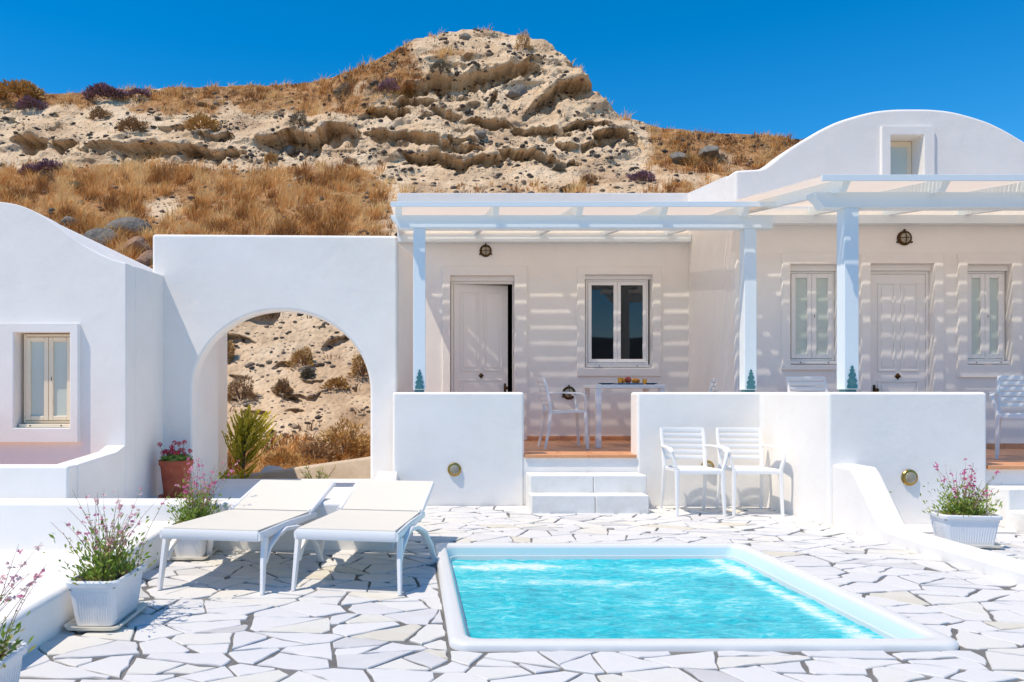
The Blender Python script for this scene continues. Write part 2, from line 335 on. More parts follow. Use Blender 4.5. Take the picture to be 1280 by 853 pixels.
def hill_mat():
    m = bpy.data.materials.new('eroded_pumice_hill'); m.use_nodes = True; t = m.node_tree; b = t.nodes['Principled BSDF']
    b.inputs['Roughness'].default_value = 0.95; b.inputs['Specular IOR Level'].default_value = 0.1
    g = t.nodes.new('ShaderNodeNewGeometry'); pos = g.outputs['Position']
    def noise(s, d=5, r=0.6):
        n = t.nodes.new('ShaderNodeTexNoise'); n.inputs['Scale'].default_value = s; n.inputs['Detail'].default_value = d; n.inputs['Roughness'].default_value = r
        t.links.new(pos, n.inputs['Vector']); return n.outputs['Fac']
    def ramp(src, stops):
        rp = t.nodes.new('ShaderNodeValToRGB'); cr = rp.color_ramp
        while len(cr.elements) < len(stops): cr.elements.new(0.5)
        for e, (p, c) in zip(cr.elements, stops): e.position = p; e.color = (*c, 1)
        t.links.new(src, rp.inputs[0]); return rp.outputs[0]
    def mix(f, a, bb):
        x = t.nodes.new('ShaderNodeMix'); x.data_type = 'RGBA'; t.links.new(f, x.inputs[0]); t.links.new(a, x.inputs[6]); t.links.new(bb, x.inputs[7]); return x.outputs[2]
    rock = ramp(noise(0.55, 6, .65), [(0.3, (0.34, 0.22, 0.13)), (0.5, (0.63, 0.46, 0.295)), (0.72, (0.74, 0.585, 0.41))])
    # dark pumice inclusions
    vo = t.nodes.new('ShaderNodeTexVoronoi'); vo.inputs['Scale'].default_value = 3.4; t.links.new(pos, vo.inputs['Vector'])
    vo2 = t.nodes.new('ShaderNodeTexVoronoi'); vo2.inputs['Scale'].default_value = 8.5; t.links.new(pos, vo2.inputs['Vector'])
    s1 = ramp(vo.outputs['Distance'], [(0.0, (1,1,1)), (0.17, (1,1,1)), (0.21, (0,0,0))])
    s2 = ramp(vo2.outputs['Distance'], [(0.0, (1,1,1)), (0.22, (1,1,1)), (0.28, (0,0,0))])
    nm = ramp(noise(0.9, 3), [(0.50, (0,0,0)), (0.60, (1,1,1))])
    nm2 = ramp(noise(1.7, 3), [(0.47, (0,0,0)), (0.56, (1,1,1))])
    def mul(a, bb):
        x = t.nodes.new('ShaderNodeMath'); x.operation = 'MULTIPLY'; t.links.new(a, x.inputs[0]); t.links.new(bb, x.inputs[1]); return x.outputs[0]
    dk = t.nodes.new('ShaderNodeRGB'); dk.outputs[0].default_value = (0.13, 0.10, 0.085, 1)
    rock = mix(mul(s2, nm2), rock, dk.outputs[0]); rock = mix(mul(s1, nm), rock, dk.outputs[0])
    soil = ramp(noise(3.6, 8, .8), [(0.36, (0.11, 0.055, 0.025)), (0.5, (0.36, 0.185, 0.08)), (0.66, (0.56, 0.36, 0.18))])
    a = t.nodes.new('ShaderNodeAttribute'); a.attribute_name = 'veg'
    ma = t.nodes.new('ShaderNodeMath'); ma.operation = 'MULTIPLY_ADD'; ma.inputs[1].default_value = 0.9
    t.links.new(noise(1.1, 6, .7), ma.inputs[0]); t.links.new(a.outputs['Fac'], ma.inputs[2])
    f = ramp(ma.outputs[0], [(0.82, (0,0,0)), (1.0, (1,1,1))])
    t.links.new(mix(f, rock, soil), b.inputs['Base Color'])
    b1 = t.nodes.new('ShaderNodeBump'); b1.inputs['Strength'].default_value = 0.6; b1.inputs['Distance'].default_value = 0.07
    t.links.new(noise(3.5, 8, .7), b1.inputs['Height'])
    b2 = t.nodes.new('ShaderNodeBump'); b2.inputs['Strength'].default_value = 0.7; b2.inputs['Distance'].default_value = 0.05
    t.links.new(vo2.outputs['Distance'], b2.inputs['Height']); t.links.new(b1.outputs[0], b2.inputs['Normal'])
    t.links.new(b2.outputs[0], b.inputs['Normal'])
    return m
M['hill'] = hill_mat()

# ------------------------------------------------------------------ levels and planes
TER = 0.54            # terrace floor
YP = 8.0              # front of the middle parapets
YB = 10.39            # back wall of the middle house
YR = 6.8              # front of the right parapet
YG = 8.9              # front of the right house
YA = 8.3              # front of the arch wall
YH = 7.22             # front of the left house
XH = -2.72            # its right side
XS = 3.78             # side face of the right terrace

# ------------------------------------------------------------------ the hill
def seg_dist_mask(): pass
cx = np.concatenate([np.linspace(-900, -60, 60)[:-1], np.linspace(-60, 1060, 700), np.linspace(1060, 2100, 70)[1:]])
sil_x = [-900,-400,-100,0,60,100,150,200,290,350,400,440,480,520,560,600,650,690,715,740,780,830,900,1000,1200,1600,2100]
sil_y = [170,120,112,118,120,118,113,112,106,107,100,88,68,49,39,35,42,56,80,106,143,158,163,172,185,215,260]
crest = np.interp(cx, sil_x, sil_y) + 2.0*fbm(cx/22, cx*0, 3, 5)
NV = 420
tt = np.linspace(0, 1, NV)
Yimg = 640 + (crest[None, :] - 640)*tt[:, None]                # rows x cols: photo height of each surface point
Xi = np.repeat(cx[None, :], NV, 0)
dA = np.interp(Yimg, [35,80,118,165,205,240,290,390,480,540,570,600,640], [38.5,36.3,34,30.6,29.4,26.5,23,18.4,16.2,14.4,13.4,12.6,11.4])
dB = np.interp(Yimg, [35,60,205,240,290,390,480,540,570,600,640], [34.5,32.6,28.9,26.5,23,18.4,16.2,14.4,13.4,12.6,11.4])
wpk = np.clip(1 - np.abs(Xi-600)/250, 0, 1); wpk = np.clip(wpk*2.2, 0, 1); wpk = wpk*wpk*(3-2*wpk)
D = dA*(1-wpk) + dB*wpk
HX = (Xi-512)*D/F; HZ = EYE - (Yimg-490)*D/F
# vegetation cover, 0 bare to 1 grass
def bump2(x, y, cx_, cy_, rx, ry): return np.exp(-(((x-cx_)/rx)**2 + ((y-cy_)/ry)**2))
def vegmask(x, y):
    v = np.zeros_like(x)
    n = fbm(x/45, y/28, 4, 31)
    left = 1/(1+np.exp((x-478)/18))
    low = 1/(1+np.exp(-(y-206-14*n)/5))*(1/(1+np.exp((y-360)/18)))
    v = np.maximum(v, low*left)
    v = np.maximum(v, low*0.38*(1-left)*(1/(1+np.exp(-(y-222)/5))))
    up = 1/(1+np.exp((y-140-14*n)/8))
    v = np.maximum(v, up*left*(0.92+0.8*n))
    fl = bump2(x, y, 485, 88, 50, 38); v = np.maximum(v, np.clip(fl*1.25, 0, 1)*(0.75+0.4*n))
    v = np.maximum(v, bump2(x, y, 560, 66, 60, 14)*0.5)
    rt = 1/(1+np.exp(-(x-812-12*n)/12)); v = np.maximum(v, rt*(0.72+0.75*n))
    v = np.maximum(v, 0.62/(1+np.exp(-(y-553)/9))*(0.8+.8*n))
    v = np.where((x > 165) & (x < 245) & (y > 235) & (y < 285), v*(1-0.9*bump2(x, y, 205, 262, 34, 20)), v)
    v = v*(1-0.9*bump2(x, y, 200, 180, 600, 26)*left*(np.abs(y-180) < 45))
    return np.clip(v, 0, 1)
veg = vegmask(Xi, Yimg)
bare = 1-veg
# broad relief and strata
disp = 0.55*fbm(HX/5.5, HZ/4.0, 4, 3)
disp += (0.08+0.13*bare)*fbm(HX/1.1, HZ/0.7, 4, 8)
bl = 1-np.abs(fbm(HX/1.7+.6*fbm(HX/2, HZ/2, 2, 18), HZ/0.85, 3, 19))*2.4
disp += 0.20*bare*np.clip(bl, 0, 1)**1.0*(Yimg < 330) - 0.2*bare
disp += 0.035*bare*(1-np.abs(fbm(HX/0.5, HZ/0.33, 3, 23))*2.5)
disp += 0.035*fbm(HX/0.25, HZ/0.22, 2, 12)
sw = HZ/0.95 + 1.1*fbm(HX/4.5, HZ/7, 3, 21)
saw = sw-np.floor(sw)                                          # soft banks weather back under each band
on = np.clip(fbm(HX/2.4, np.floor(sw)*0.77, 3, 40)*2.6, 0, 1)*0.3
disp += -0.42*bare*on*np.clip((Yimg < 330)*1.0, 0, 1)*np.where(saw > 0.45, np.minimum((saw-0.45)/0.55*1.0, 1), 0)*1.0
# the larger hollows: lip line in photo coordinates, height below it, depth in metres
LEDGES = [
 ([(497,113),(530,103),(556,98),(610,91),(641,79),(660,77),(678,86)], 23, 1.25),
 ([(655,140),(666,127),(680,115),(709,98),(736,104),(748,112)], 24, 1.1),
 ([(608,128),(616,112),(624,112)], 14, .7),
 ([(458,136),(486,134),(513,137)], 13, .8),
 ([(538,134),(557,138),(579,140)], 11, .7),
 ([(579,145),(604,149),(631,149),(640,156),(668,158),(692,154),(718,166)], 11, .8),
 ([(703,154),(735,151),(769,155)], 10, .8),
 ([(741,168),(765,163),(787,161),(800,172),(808,186)], 21, 1.0),
 ([(452,164),(485,166),(522,166),(545,174),(570,176),(606,186)], 17, 1.05),
 ([(500,190),(524,194),(549,194),(597,197),(640,193)], 14, .95),
 ([(622,186),(648,184),(671,186),(690,193),(708,203)], 14, .9),
 ([(396,158),(425,157),(449,165)], 30, 1.3),
 ([(697,174),(710,174),(724,181)], 12, .8),
 ([(727,181),(742,176),(758,178)], 11, .7),
 ([(495,127),(520,122),(544,127)], 12, .8),
 ([(560,170),(580,168),(600,175)], 8, .6),
 ([(8,171),(30,168),(56,174)], 22, 1.0),
 ([(92,183),(143,179),(190,181),(238,184),(308,188)], 21, 1.15),
 ([(318,168),(350,164),(385,162),(412,160)], 32, 1.4),
 ([(198,160),(235,158)], 7, .5), ([(244,165),(290,166)], 8, .5), ([(60,176),(92,176)], 14, .8),
 ([(302,398),(320,393),(350,389)], 20, .8),
 ([(270,417),(296,421),(320,427)], 13, .5),
 ([(398,432),(415,427),(440,421)], 16, .6),
 ([(350,498),(372,494),(400,489)], 15, .45), ([(440,400),(470,404)], 16, .5), ([(285,470),(310,474)], 9, .3),
]
_r = random.Random(77)
for _i in range(70):
    if _i < 42: _x, _y = _r.uniform(360, 815), _r.uniform(62, 235)
    elif _i < 52: _x, _y = _r.uniform(0, 400), _r.uniform(128, 160)
    else: _x, _y = _r.uniform(255, 480), _r.uniform(400, 545)
    if _y < np.interp(_x, sil_x, sil_y)+12: continue
    _w = _r.uniform(9, 34); _hh = _r.uniform(3.5, 8.5)*(1.2 if _i >= 52 else 1)
    LEDGES.append(([(_x-_w/2, _y+_r.uniform(-1, 4)), (_x, _y-_r.uniform(0, 3)), (_x+_w/2, _y+_r.uniform(-1, 4))], _hh, _hh/23*.9))
wx = Xi + 5*fbm(Xi/14, Yimg/14, 3, 61); wy = Yimg + 3.5*fbm(Xi/10, Yimg/8, 3, 62) + 8*fbm(Xi/26, Yimg*0, 3, 63)
for pts, hh, dep in LEDGES:
    xs = [p[0] for p in pts]; ys = [p[1] for p in pts]
    yl = np.interp(wx, xs, ys)
    ex = np.clip(np.minimum(wx-xs[0], xs[-1]-wx)/(0.16*(xs[-1]-xs[0])+3), 0, 1)
    ex = np.sqrt(ex)*(0.8+0.35*fbm(wx/12, wx*0+hh, 2, 70))
    hgt = np.maximum(hh*ex, 0.5)
    q = (wy-yl)/hgt
    prof = np.where((q > 0) & (q < 1), 1.0-0.1*q, 0.0)*np.where(q > 0.72, np.sqrt(np.clip((1-q)/0.28, 0, 1)), 1)
    inside = (ex > 0)
    disp += -dep*ex*prof*inside
    lip = np.exp(-((q+0.30)/0.30)**2)*inside*ex*(q < 0)
    disp += 0.30*dep*lip
fade = np.clip(tt[:, None]*14, 0, 1)
HY = D - disp*fade*(np.where(Yimg > 380, 0.6, 1.0))
HZ = HZ + 0.12*disp*0
# far side of the hill
rows_X = [HX]; rows_Y = [HY]; rows_Z = [HZ]; rows_V = [veg]
for dy, dz in ((1.0, -0.15), (3.0, -0.9), (8, -3.5), (25, -12), (60, -26)):
    rows_X.append(HX[-1:]*(1+dy/D[-1:])); rows_Y.append(D[-1:]+dy); rows_Z.append(np.maximum(HZ[-1:]+dz, -1.5)); rows_V.append(veg[-1:])
GX = np.vstack(rows_X); GY = np.vstack(rows_Y); GZ = np.vstack(rows_Z); GV = np.vstack(rows_V)
nr, nc = GX.shape
co = np.stack([GX, GY, GZ], -1).reshape(-1, 3).astype(np.float32)
ii = np.arange(nr*nc).reshape(nr, nc)
q = np.stack([ii[:-1,:-1], ii[:-1,1:], ii[1:,1:], ii[1:,:-1]], -1).reshape(-1, 4)
def np_mesh(name, co, faces, attr=None, aname='tone', smooth=False):
    me = bpy.data.meshes.new(name); k = faces.shape[1]
    me.vertices.add(len(co)); me.vertices.foreach_set('co', np.ascontiguousarray(co, dtype=np.float32).ravel())
    me.loops.add(faces.size); me.loops.foreach_set('vertex_index', faces.ravel().astype(np.int32))
    me.polygons.add(len(faces)); me.polygons.foreach_set('loop_start', np.arange(0, faces.size, k, dtype=np.int32))
    if smooth: me.polygons.foreach_set('use_smooth', np.ones(len(faces), dtype=bool))
    me.update(calc_edges=True); me.validate()
    if attr is not None:
        a = me.attributes.new(aname, 'FLOAT', 'POINT'); a.data.foreach_set('value', attr.ravel().astype(np.float32))
    return me
hill = link('hill', np_mesh('hill', co, q, GV, 'veg', True), M['hill']); tag(hill, kind='structure')

nrs = np.random.RandomState(11)
def hill_points(n, wfun, xr=(-60, 1060), yr=(35, 600)):
    """random surface points of the hill, weighted; returns xyz and photo coordinates"""
    jx = np.where((cx >= xr[0]) & (cx <= xr[1]))[0]
    c = nrs.choice(jx, n*6); r = nrs.randint(4, NV-1, n*6)
    x = cx[c]; y = Yimg[r, c]
    ok = (nrs.rand(n*6) < wfun(x, y)*(np.abs(640-crest[c])/600)) & (y < yr[1]) & (y > yr[0])
    c = c[ok][:n]; r = r[ok][:n]
    P = np.stack([GX[r, c], GY[r, c], GZ[r, c]], -1)
    return P, cx[c], Yimg[r, c]
def visible(x, y):      # keep to what stands clear of the buildings, plus a margin for other viewpoints
    return ((y < 330) | ((x > 240) & (x < 500)))
# dry grass: tufts of blades in one mesh
def grass_mesh(P, hgt, blades=13, spread=0.13, lean=0.35, base_tone=None):
    n = len(P); k = blades
    base = np.repeat(P, k, 0); N = n*k
    ang = nrs.rand(N)*2*PI; rr = np.sqrt(nrs.rand(N))*spread
    H = np.repeat(hgt, k)*(0.55+0.6*nrs.rand(N))
    b = base + np.stack([np.cos(ang)*rr, np.sin(ang)*rr*0.6, -0.05*np.ones(N)], -1)
    dirx = np.cos(ang)*lean*nrs.rand(N) + 0.12; diry = np.sin(ang)*lean*nrs.rand(N)
    mid = b + np.stack([dirx*H*0.35, diry*H*0.35, H*0.62], -1)
    tip = b + np.stack([dirx*H*1.15, diry*H*1.15, H*0.97], -1)
    a2 = nrs.rand(N)*PI; wd = np.stack([np.cos(a2), np.sin(a2)*.4, 0*a2], -1)*(0.007+0.008*nrs.rand(N))[:, None]
    co = np.stack([b-wd, b+wd, mid+wd*.8, mid-wd*.8, tip], 1).reshape(-1, 3)
    o = np.arange(N)[:, None]*5
    f = np.concatenate([o+np.array([0,1,2]), o+np.array([0,2,3]), o+np.array([3,2,4])])
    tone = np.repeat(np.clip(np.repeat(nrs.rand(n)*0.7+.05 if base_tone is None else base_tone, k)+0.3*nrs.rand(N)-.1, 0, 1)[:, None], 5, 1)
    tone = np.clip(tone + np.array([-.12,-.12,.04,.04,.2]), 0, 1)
    return co, f, tone
P1, gx, gy = hill_points(26000, lambda x, y: visible(x, y)*np.clip(vegmask(x, y)-0.28, 0, 1)*1.4*np.clip(.50+3.0*fbm(x/9, y/7, 3, 201), .06, 1), (-60, 1060), (35, 600))
hg = np.where(gy > 205, 0.33, 0.19)*(0.5+0.8*nrs.rand(len(P1)))*np.clip(1+1.6*fbm(gx/14, gy/10, 2, 202), .45, 1.5)
gtone = np.clip(.46+1.3*fbm(gx/20, gy/12, 3, 203)+.22*nrs.randn(len(P1)), 0, 1)
hg = np.where(gy > 380, 0.26, hg)
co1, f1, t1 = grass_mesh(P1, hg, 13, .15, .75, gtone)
P4, hx4, hy4 = hill_points(3600, lambda x, y: visible(x, y)*((y < 200)+(y > 390)*.5)*np.clip(vegmask(x, y)+.03, 0.05, 1)*np.clip(.25+3*fbm(x/12, y/6, 3, 301), .0, 1), (-60, 1060), (35, 600))
co4, f4, t4 = grass_mesh(P4, 0.13+0.10*nrs.rand(len(P4)), 16, .22, 1.0, np.clip(-.05+.5*nrs.rand(len(P4)), 0, 1))
g4 = link('low_scrub', np_mesh('low_scrub', co4, f4, t4*0.75), M['bush_brown']); tag(g4, 'low brown scrub matting the upper slopes and the ridge', 'scrub', kind='stuff')
# pale feather grass standing along the ridge
jr = np.where((cx > -20) & (cx < 800))[0]; jr = nrs.choice(jr, 700)
clump = np.clip(fbm(cx[jr]/16, jr*0.0, 3, 91)*3, 0, 1); jr = jr[nrs.rand(len(jr)) < clump]
P2 = np.stack([GX[NV-2, jr], GY[NV-2, jr], GZ[NV-2, jr]], -1)
co2, f2, t2 = grass_mesh(P2, 0.12+0.30*nrs.rand(len(P2))**2, 7, 0.14, 0.8); t2 = np.clip(t2+.25, 0, 1)
cog = np.concatenate([co1, co2]); fg = np.concatenate([f1, f2+len(co1)]); tg = np.concatenate([t1.ravel(), t2.ravel()])
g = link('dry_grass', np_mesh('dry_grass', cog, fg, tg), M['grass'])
tag(g, 'golden dry grass growing in tufts over the hillside', 'grass', kind='stuff')
# scattered dark stones
ICO = []
_b = bmesh.new(); bmesh.ops.create_icosphere(_b, subdivisions=1, radius=1); _b.verts.ensure_lookup_table()
iv = np.array([v.co[:] for v in _b.verts]); if_ = np.array([[v.index for v in f.verts] for f in _b.faces]); _b.free()
def stones_mesh(P, size):
    n = len(P); k = len(iv)
    jit = iv[None]*(0.75+0.5*nrs.rand(n, k, 1))
    sc3 = np.stack([1+.5*nrs.rand(n), 1+.3*nrs.rand(n), .55+.4*nrs.rand(n)], -1)
    co = P[:, None]+jit*sc3[:, None]*size[:, None, None]
    f = (if_[None]+(np.arange(n)*k)[:, None, None]).reshape(-1, 3)
    return co.reshape(-1, 3), f, np.repeat(nrs.rand(n)**1.3, k)
def stw(x, y): return visible(x, y)*np.where(y > 380, .45, 1)*(0.12+0.9*np.clip(fbm(x/26, y/12, 3, 77)*2.4, 0, 1))*(0.55+0.45*(1-vegmask(x, y)))
P3, sx, sy = hill_points(9500, stw)
sz = (0.02+0.10*nrs.rand(len(P3))**4)*np.where(sy > 380, 0.6, 1)
co3, f3, t3 = stones_mesh(P3, sz)
g = link('scattered_stones', np_mesh('scattered_stones', co3, f3, t3), M['pebble'])
tag(g, 'small dark volcanic stones strewn over the pale hillside', 'stones', kind='stuff')

def surf(x, y):
    """hill surface point nearest to a photo position"""
    c = int(np.argmin(np.abs(cx-x))); r = int(np.argmin(np.abs(Yimg[:, c]-y)))
    return Vector((GX[r, c], GY[r, c], GZ[r, c]))
def shrub_mesh(name, rx, rz, seed, n=900, spike=0.0):
    rs = np.random.RandomState(seed)
    d = rs.randn(n, 3); d[:, 2] = np.abs(d[:, 2]); d /= np.linalg.norm(d, axis=1)[:, None]
    lump = 1+0.25*np.sin(d[:, 0]*5+seed)*np.cos(d[:, 1]*4+seed)+0.15*np.sin(d[:, 2]*9+seed*2)
    rad = (0.55+0.5*rs.rand(n)**0.5)*lump
    c = d*rad[:, None]*np.array([rx, rx*0.8, rz])
    s = (0.035+0.035*rs.rand(n))*max(0.6, rx/0.6)
    a = rs.randn(n, 3); a /= np.linalg.norm(a, axis=1)[:, None]; b = np.cross(a, d)
    tip = c+d*(s*(1.4+spike*rs.rand(n)))[:, None]
    co = np.stack([c-b*s[:, None]*.45, c+b*s[:, None]*.45, tip], 1).reshape(-1, 3)
    f = np.arange(n*3).reshape(-1, 3)
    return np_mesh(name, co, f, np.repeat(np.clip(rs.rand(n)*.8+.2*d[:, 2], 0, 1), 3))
def shrub(x, y, wpx, hpx, kind, label, cat='shrub', group=None, spike=0.5):
    p = surf(x, y); s = F/p.y
    rx = wpx/2/s; rz = hpx/s
    t = empty('hill_shrub', (p.x, p.y, p.z-0.05), 0, label, cat, group or 'shrubs on the hillside')
    link('foliage', shrub_mesh('foliage', rx, rz, int(x*3+y), int(1100+1900*min(rx, 1.2)), spike), M[kind], t, offset=False)
    mb = MB(); r2 = random.Random(int(x))
    for i in range(7):
        a = r2.uniform(0, 2*PI); e = r2.uniform(.3, .8)
        mb.sweep([(0, 0, -0.1), (math.cos(a)*rx*e*.5, math.sin(a)*rx*e*.4, rz*.4), (math.cos(a)*rx*e, math.sin(a)*rx*e*.7, rz*.8)], [.02,.015,.006], [.02,.015,.006], 5, power=1)
    mb.build('stems', M['twig'], t, offset=False)
SHR = [
 (132,124,52,15,'bush_purple','broad purple heath cushion highest on the left ridge'),
 (176,119,28,7,'bush_purple','small purple cushion just right of the broad one on the ridge'),
 (28,124,60,16,'bush_gold','tall straw coloured clump at the far left end of the ridge'),
 (38,136,34,14,'bush_purple','violet shrub below the straw clump at the left ridge end'),
 (251,160,40,18,'bush_gold','round mustard cushion shrub on the pale band left of the peak'),
 (375,157,24,14,'bush_grey','grey thorny cushion above the dark hollow left of the peak'),
 (165,163,38,17,'bush_brown','dark brown shrub on the upper left slope'),
 (125,148,26,14,'bush_brown','brown bush by black stones below the purple ridge cushion'),
 (38,216,22,10,'bush_purple','purple flowering tuft below the left cliff band'),
 (62,215,40,14,'bush_purple','wide purple and brown shrub beside the purple tuft'),
 (97,238,24,10,'bush_grey','grey green shrub in the golden grass at left'),
 (60,228,22,10,'bush_brown','brown shrub low in the left grass slope'),
 (338,200,16,12,'bush_gold','mustard shrub below the long left hollow'),
 (430,118,22,16,'bush_grey','grey shrub at the foot of the grassy left shoulder'),
 (484,112,26,14,'bush_purple','mauve shrub on the left shoulder of the peak'),
 (550,92,26,13,'bush_grey','olive shrub just under the summit rocks'),
 (655,62,20,22,'bush_gold','golden bush near the summit right side'),
 (804,225,34,13,'bush_purple','lilac flowering shrub at the right foot of the cliff'),
 (738,228,22,14,'bush_brown','brown shrub at the foot of the cliff above the white roof'),
 (860,205,26,14,'bush_gold','golden cushion on the right slope'),
 (886,212,22,13,'bush_brown','dark cushion beside the golden one on the right slope'),
 (700,212,16,8,'bush_grey','small grey shrub under the lower cliff hollows'),
 (300,498,40,24,'bush_brown','dark twiggy shrub in the bank seen through the arch'),
 (378,456,28,20,'bush_gold','golden tuft shrub high in the arch view'),
 (384,470,16,12,'bush_grey','grey cushion under the golden tuft in the arch view'),
 (452,470,28,30,'bush_gold','golden dry bush at the right of the arch view'),
 (282,450,18,30,'bush_gold','tall golden bush at the left of the arch view'),
 (352,492,22,18,'bush_brown','small brown shrub mid bank in the arch view'),
 (420,484,30,12,'bush_gold','flat tawny shrub right of middle in the arch view'),
 (430,572,64,44,'bush_gold','large tawny bush behind the path wall at right'),
 (395,582,52,34,'bush_brown','reddish brown bush behind the path wall'),
 (352,588,46,26,'bush_gold','low straw bush behind the pale stone by the path wall'),
 (290,596,30,34,'bush_gold','dry bush at the lower left of the arch view'),
]
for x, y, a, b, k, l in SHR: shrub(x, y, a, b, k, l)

def boulder(x, y, wpx, hpx, m, label, seed, name='boulder', p=None):
    p = p or surf(x, y); s = F/p.y; r = random.Random(seed)
    bm = bmesh.new(); bmesh.ops.create_icosphere(bm, subdivisions=3, radius=1)
    pl = [(Vector((r.gauss(0,1), r.gauss(0,1), r.gauss(0,1))).normalized(), r.uniform(.55,.85)) for _ in range(11)]
    for v in bm.verts:
        c = v.co.copy()
        for n_, d_ in pl:
            e = c.dot(n_)-d_
            if e > 0: c -= n_*e*0.92
        v.co = Vector((c.x*wpx/1.35/s, c.y*wpx/1.6/s, c.z*hpx/1.3/s))
    me = bpy.data.meshes.new(name); bm.to_mesh(me); bm.free(); me.shade_smooth(); me.set_sharp_from_angle(angle=R(28))
    o = link(name, me, m); o.location = (p.x, p.y, p.z+hpx*.08/s); o.rotation_euler = (0, r.uniform(-.2,.2), 0)
    tag(o, label, 'boulder', 'boulders on the hillside')
BO = [(128,304,36,22,'boulder','long grey boulder just above the left house roof curve'),
 (160,290,40,22,'boulder','upper dark grey boulder between the left house and the arch wall'),
 (147,286,18,18,'boulder','small grey boulder leaning on the upper dark one'),
 (168,314,40,22,'boulder_red','reddish flat boulder left of the arch wall corner'),
 (185,328,22,18,'boulder_red','small reddish boulder in the shade of the arch wall end'),
 (90,283,28,16,'boulder','pale grey rock in the grass above the left house'),
 (648,112,20,13,'boulder','dark boulder lodged in the big summit hollow'),
 (602,168,13,7,'boulder','small blue grey boulder in the middle of the cliff'),
 (353,178,16,10,'boulder','grey boulder in the long left hollow'),
 (848,200,22,12,'boulder','dark boulder on the right slope beyond the cliff'),
 (886,192,24,11,'boulder','dark flat boulder high on the right slope'),
 (583,48,12,9,'boulder','small dark boulder on the summit')]
for i, (x, y, a, b, k, l) in enumerate(BO): boulder(x, y, a, b, M[k], l, i+3)

# ------------------------------------------------------------------ ground
mb = MB(); mb.box(-600, 600, -600, 900, -1.6, -0.6); g = mb.build('ground', M['sand']); tag(g, kind='structure')
mb = MB()       # walkway behind the low wall and under the arch
mb.box(XH-0.1, -0.1, 5.9, 9.6, -0.5, 0.1); g = mb.build('walkway', M['plaster']); tag(g, kind='structure')
prism('garden_ground', [(-7, 9.45), (0.2, 9.45), (0.2, 12.2), (-7, 12.2)], [], -0.7, -0.25, M['sand'], bevel=0, axis='z'); tag(C.objects['garden_ground'], kind='structure')
# low hills behind the camera (they show only in the window glass)
rs = np.random.RandomState(3); xs_ = np.linspace(-500, 500, 120)
hgt = 15+12*fbm(xs_/90, xs_*0, 4, 6)
co = np.concatenate([np.stack([xs_, -150+0*xs_, -1+0*xs_], -1), np.stack([xs_, -230+0*xs_, hgt], -1), np.stack([xs_, -420+0*xs_, -1+0*xs_], -1)])
ff = []
for r_ in range(2):
    for i in range(119): a = r_*120+i; ff.append((a, a+1, a+121, a+120))
g = link('far_hills', np_mesh('far_hills', co, np.array(ff)), mat('dark_far_rock', (.05, .045, .04), .9, .1, var=(.02, (.09, .07, .05), .8))); tag(g, kind='structure')

# ------------------------------------------------------------------ crazy paving
PX0, PX1, PY0, PY1 = 0.19, 2.62, 3.53, 5.90           # outer rim of the pool
mort = MB().box(-1.80, 3.80, 1.0, 8.05, -0.5, -0.009).box(4.0, 9.0, 1.0, 6.85, -0.5, -0.009)
mo = mort.build('paving_bed', M['mortar']); tag(mo, kind='structure')
# leave the pool pit open
bpy.data.objects.remove(mo)
mort = MB()
for b in ((-1.80, PX0+.03, 1.0, 8.05), (PX1-.03, 3.80, 1.0, 8.05), (PX0+.03, PX1-.03, 1.0, PY0+.03), (PX0+.03, PX1-.03, PY1-.03, 8.05), (4.0, 9.0, 1.0, 6.85)):
    mort.box(b[0], b[1], b[2], b[3], -0.5, -0.009)
mo = mort.build('paving_bed', M['mortar']); tag(mo, kind='structure')
def clip(poly, nx, ny, d):
    """keep nx*x+ny*y <= d"""
    out = []
    for i in range(len(poly)):
        a = poly[i]; b = poly[(i+1) % len(poly)]
        da = nx*a[0]+ny*a[1]-d; db = nx*b[0]+ny*b[1]-d
        if da <= 0: out.append(a)
        if (da < 0 < db) or (db < 0 < da):
            t_ = da/(da-db); out.append((a[0]+(b[0]-a[0])*t_, a[1]+(b[1]-a[1])*t_))
    return out
def area(p): return abs(sum(p[i][0]*p[(i+1) % len(p)][1]-p[(i+1) % len(p)][0]*p[i][1] for i in range(len(p))))/2 if len(p) > 2 else 0
def cells(x0, x1, y0, y1, dens, r):
    n = int((x1-x0)*(y1-y0)*dens)
    pts = []
    tries = 0
    while len(pts) < n and tries < n*60:
        tries += 1
        p = (r.uniform(x0-.3, x1+.3), r.uniform(y0-.3, y1+.3))
        if all(((p[0]-q_[0])*0.8)**2+(p[1]-q_[1])**2 > 0.28**2 for q_ in pts[-400:]): pts.append(p)
    out = []
    for p in pts:
        poly = [(x0, y0), (x1, y0), (x1, y1), (x0, y1)]
        near = sorted(pts, key=lambda q_: (q_[0]-p[0])**2+(q_[1]-p[1])**2)[1:26]
        for q_ in near:
            nx, ny = q_[0]-p[0], q_[1]-p[1]
            poly = clip(poly, nx, ny, nx*(p[0]+q_[0])/2+ny*(p[1]+q_[1])/2)
            if len(poly) < 3: break
        if len(poly) >= 3: out.append(poly)
    return out
def split(poly, r, amax):
    a = area(poly)
    if a < amax*r.uniform(.75, 1.5): return [poly]
    cx_ = sum(p[0] for p in poly)/len(poly); cy_ = sum(p[1] for p in poly)/len(poly)
    # cut across the longest direction
    L = max(((poly[i], poly[j]) for i in range(len(poly)) for j in range(i)), key=lambda e: (e[0][0]-e[1][0])**2+(e[0][1]-e[1][1])**2)
    th = math.atan2(L[1][1]-L[0][1], L[1][0]-L[0][0])+r.gauss(0, .28)
    nx, ny = math.cos(th), math.sin(th); d = nx*cx_+ny*cy_+r.uniform(-.06, .06)
    res = []
    for s_ in (1, -1):
        c = clip(poly, nx*s_, ny*s_, d*s_)
        if len(c) > 2: res += split(c, r, amax)
    return res
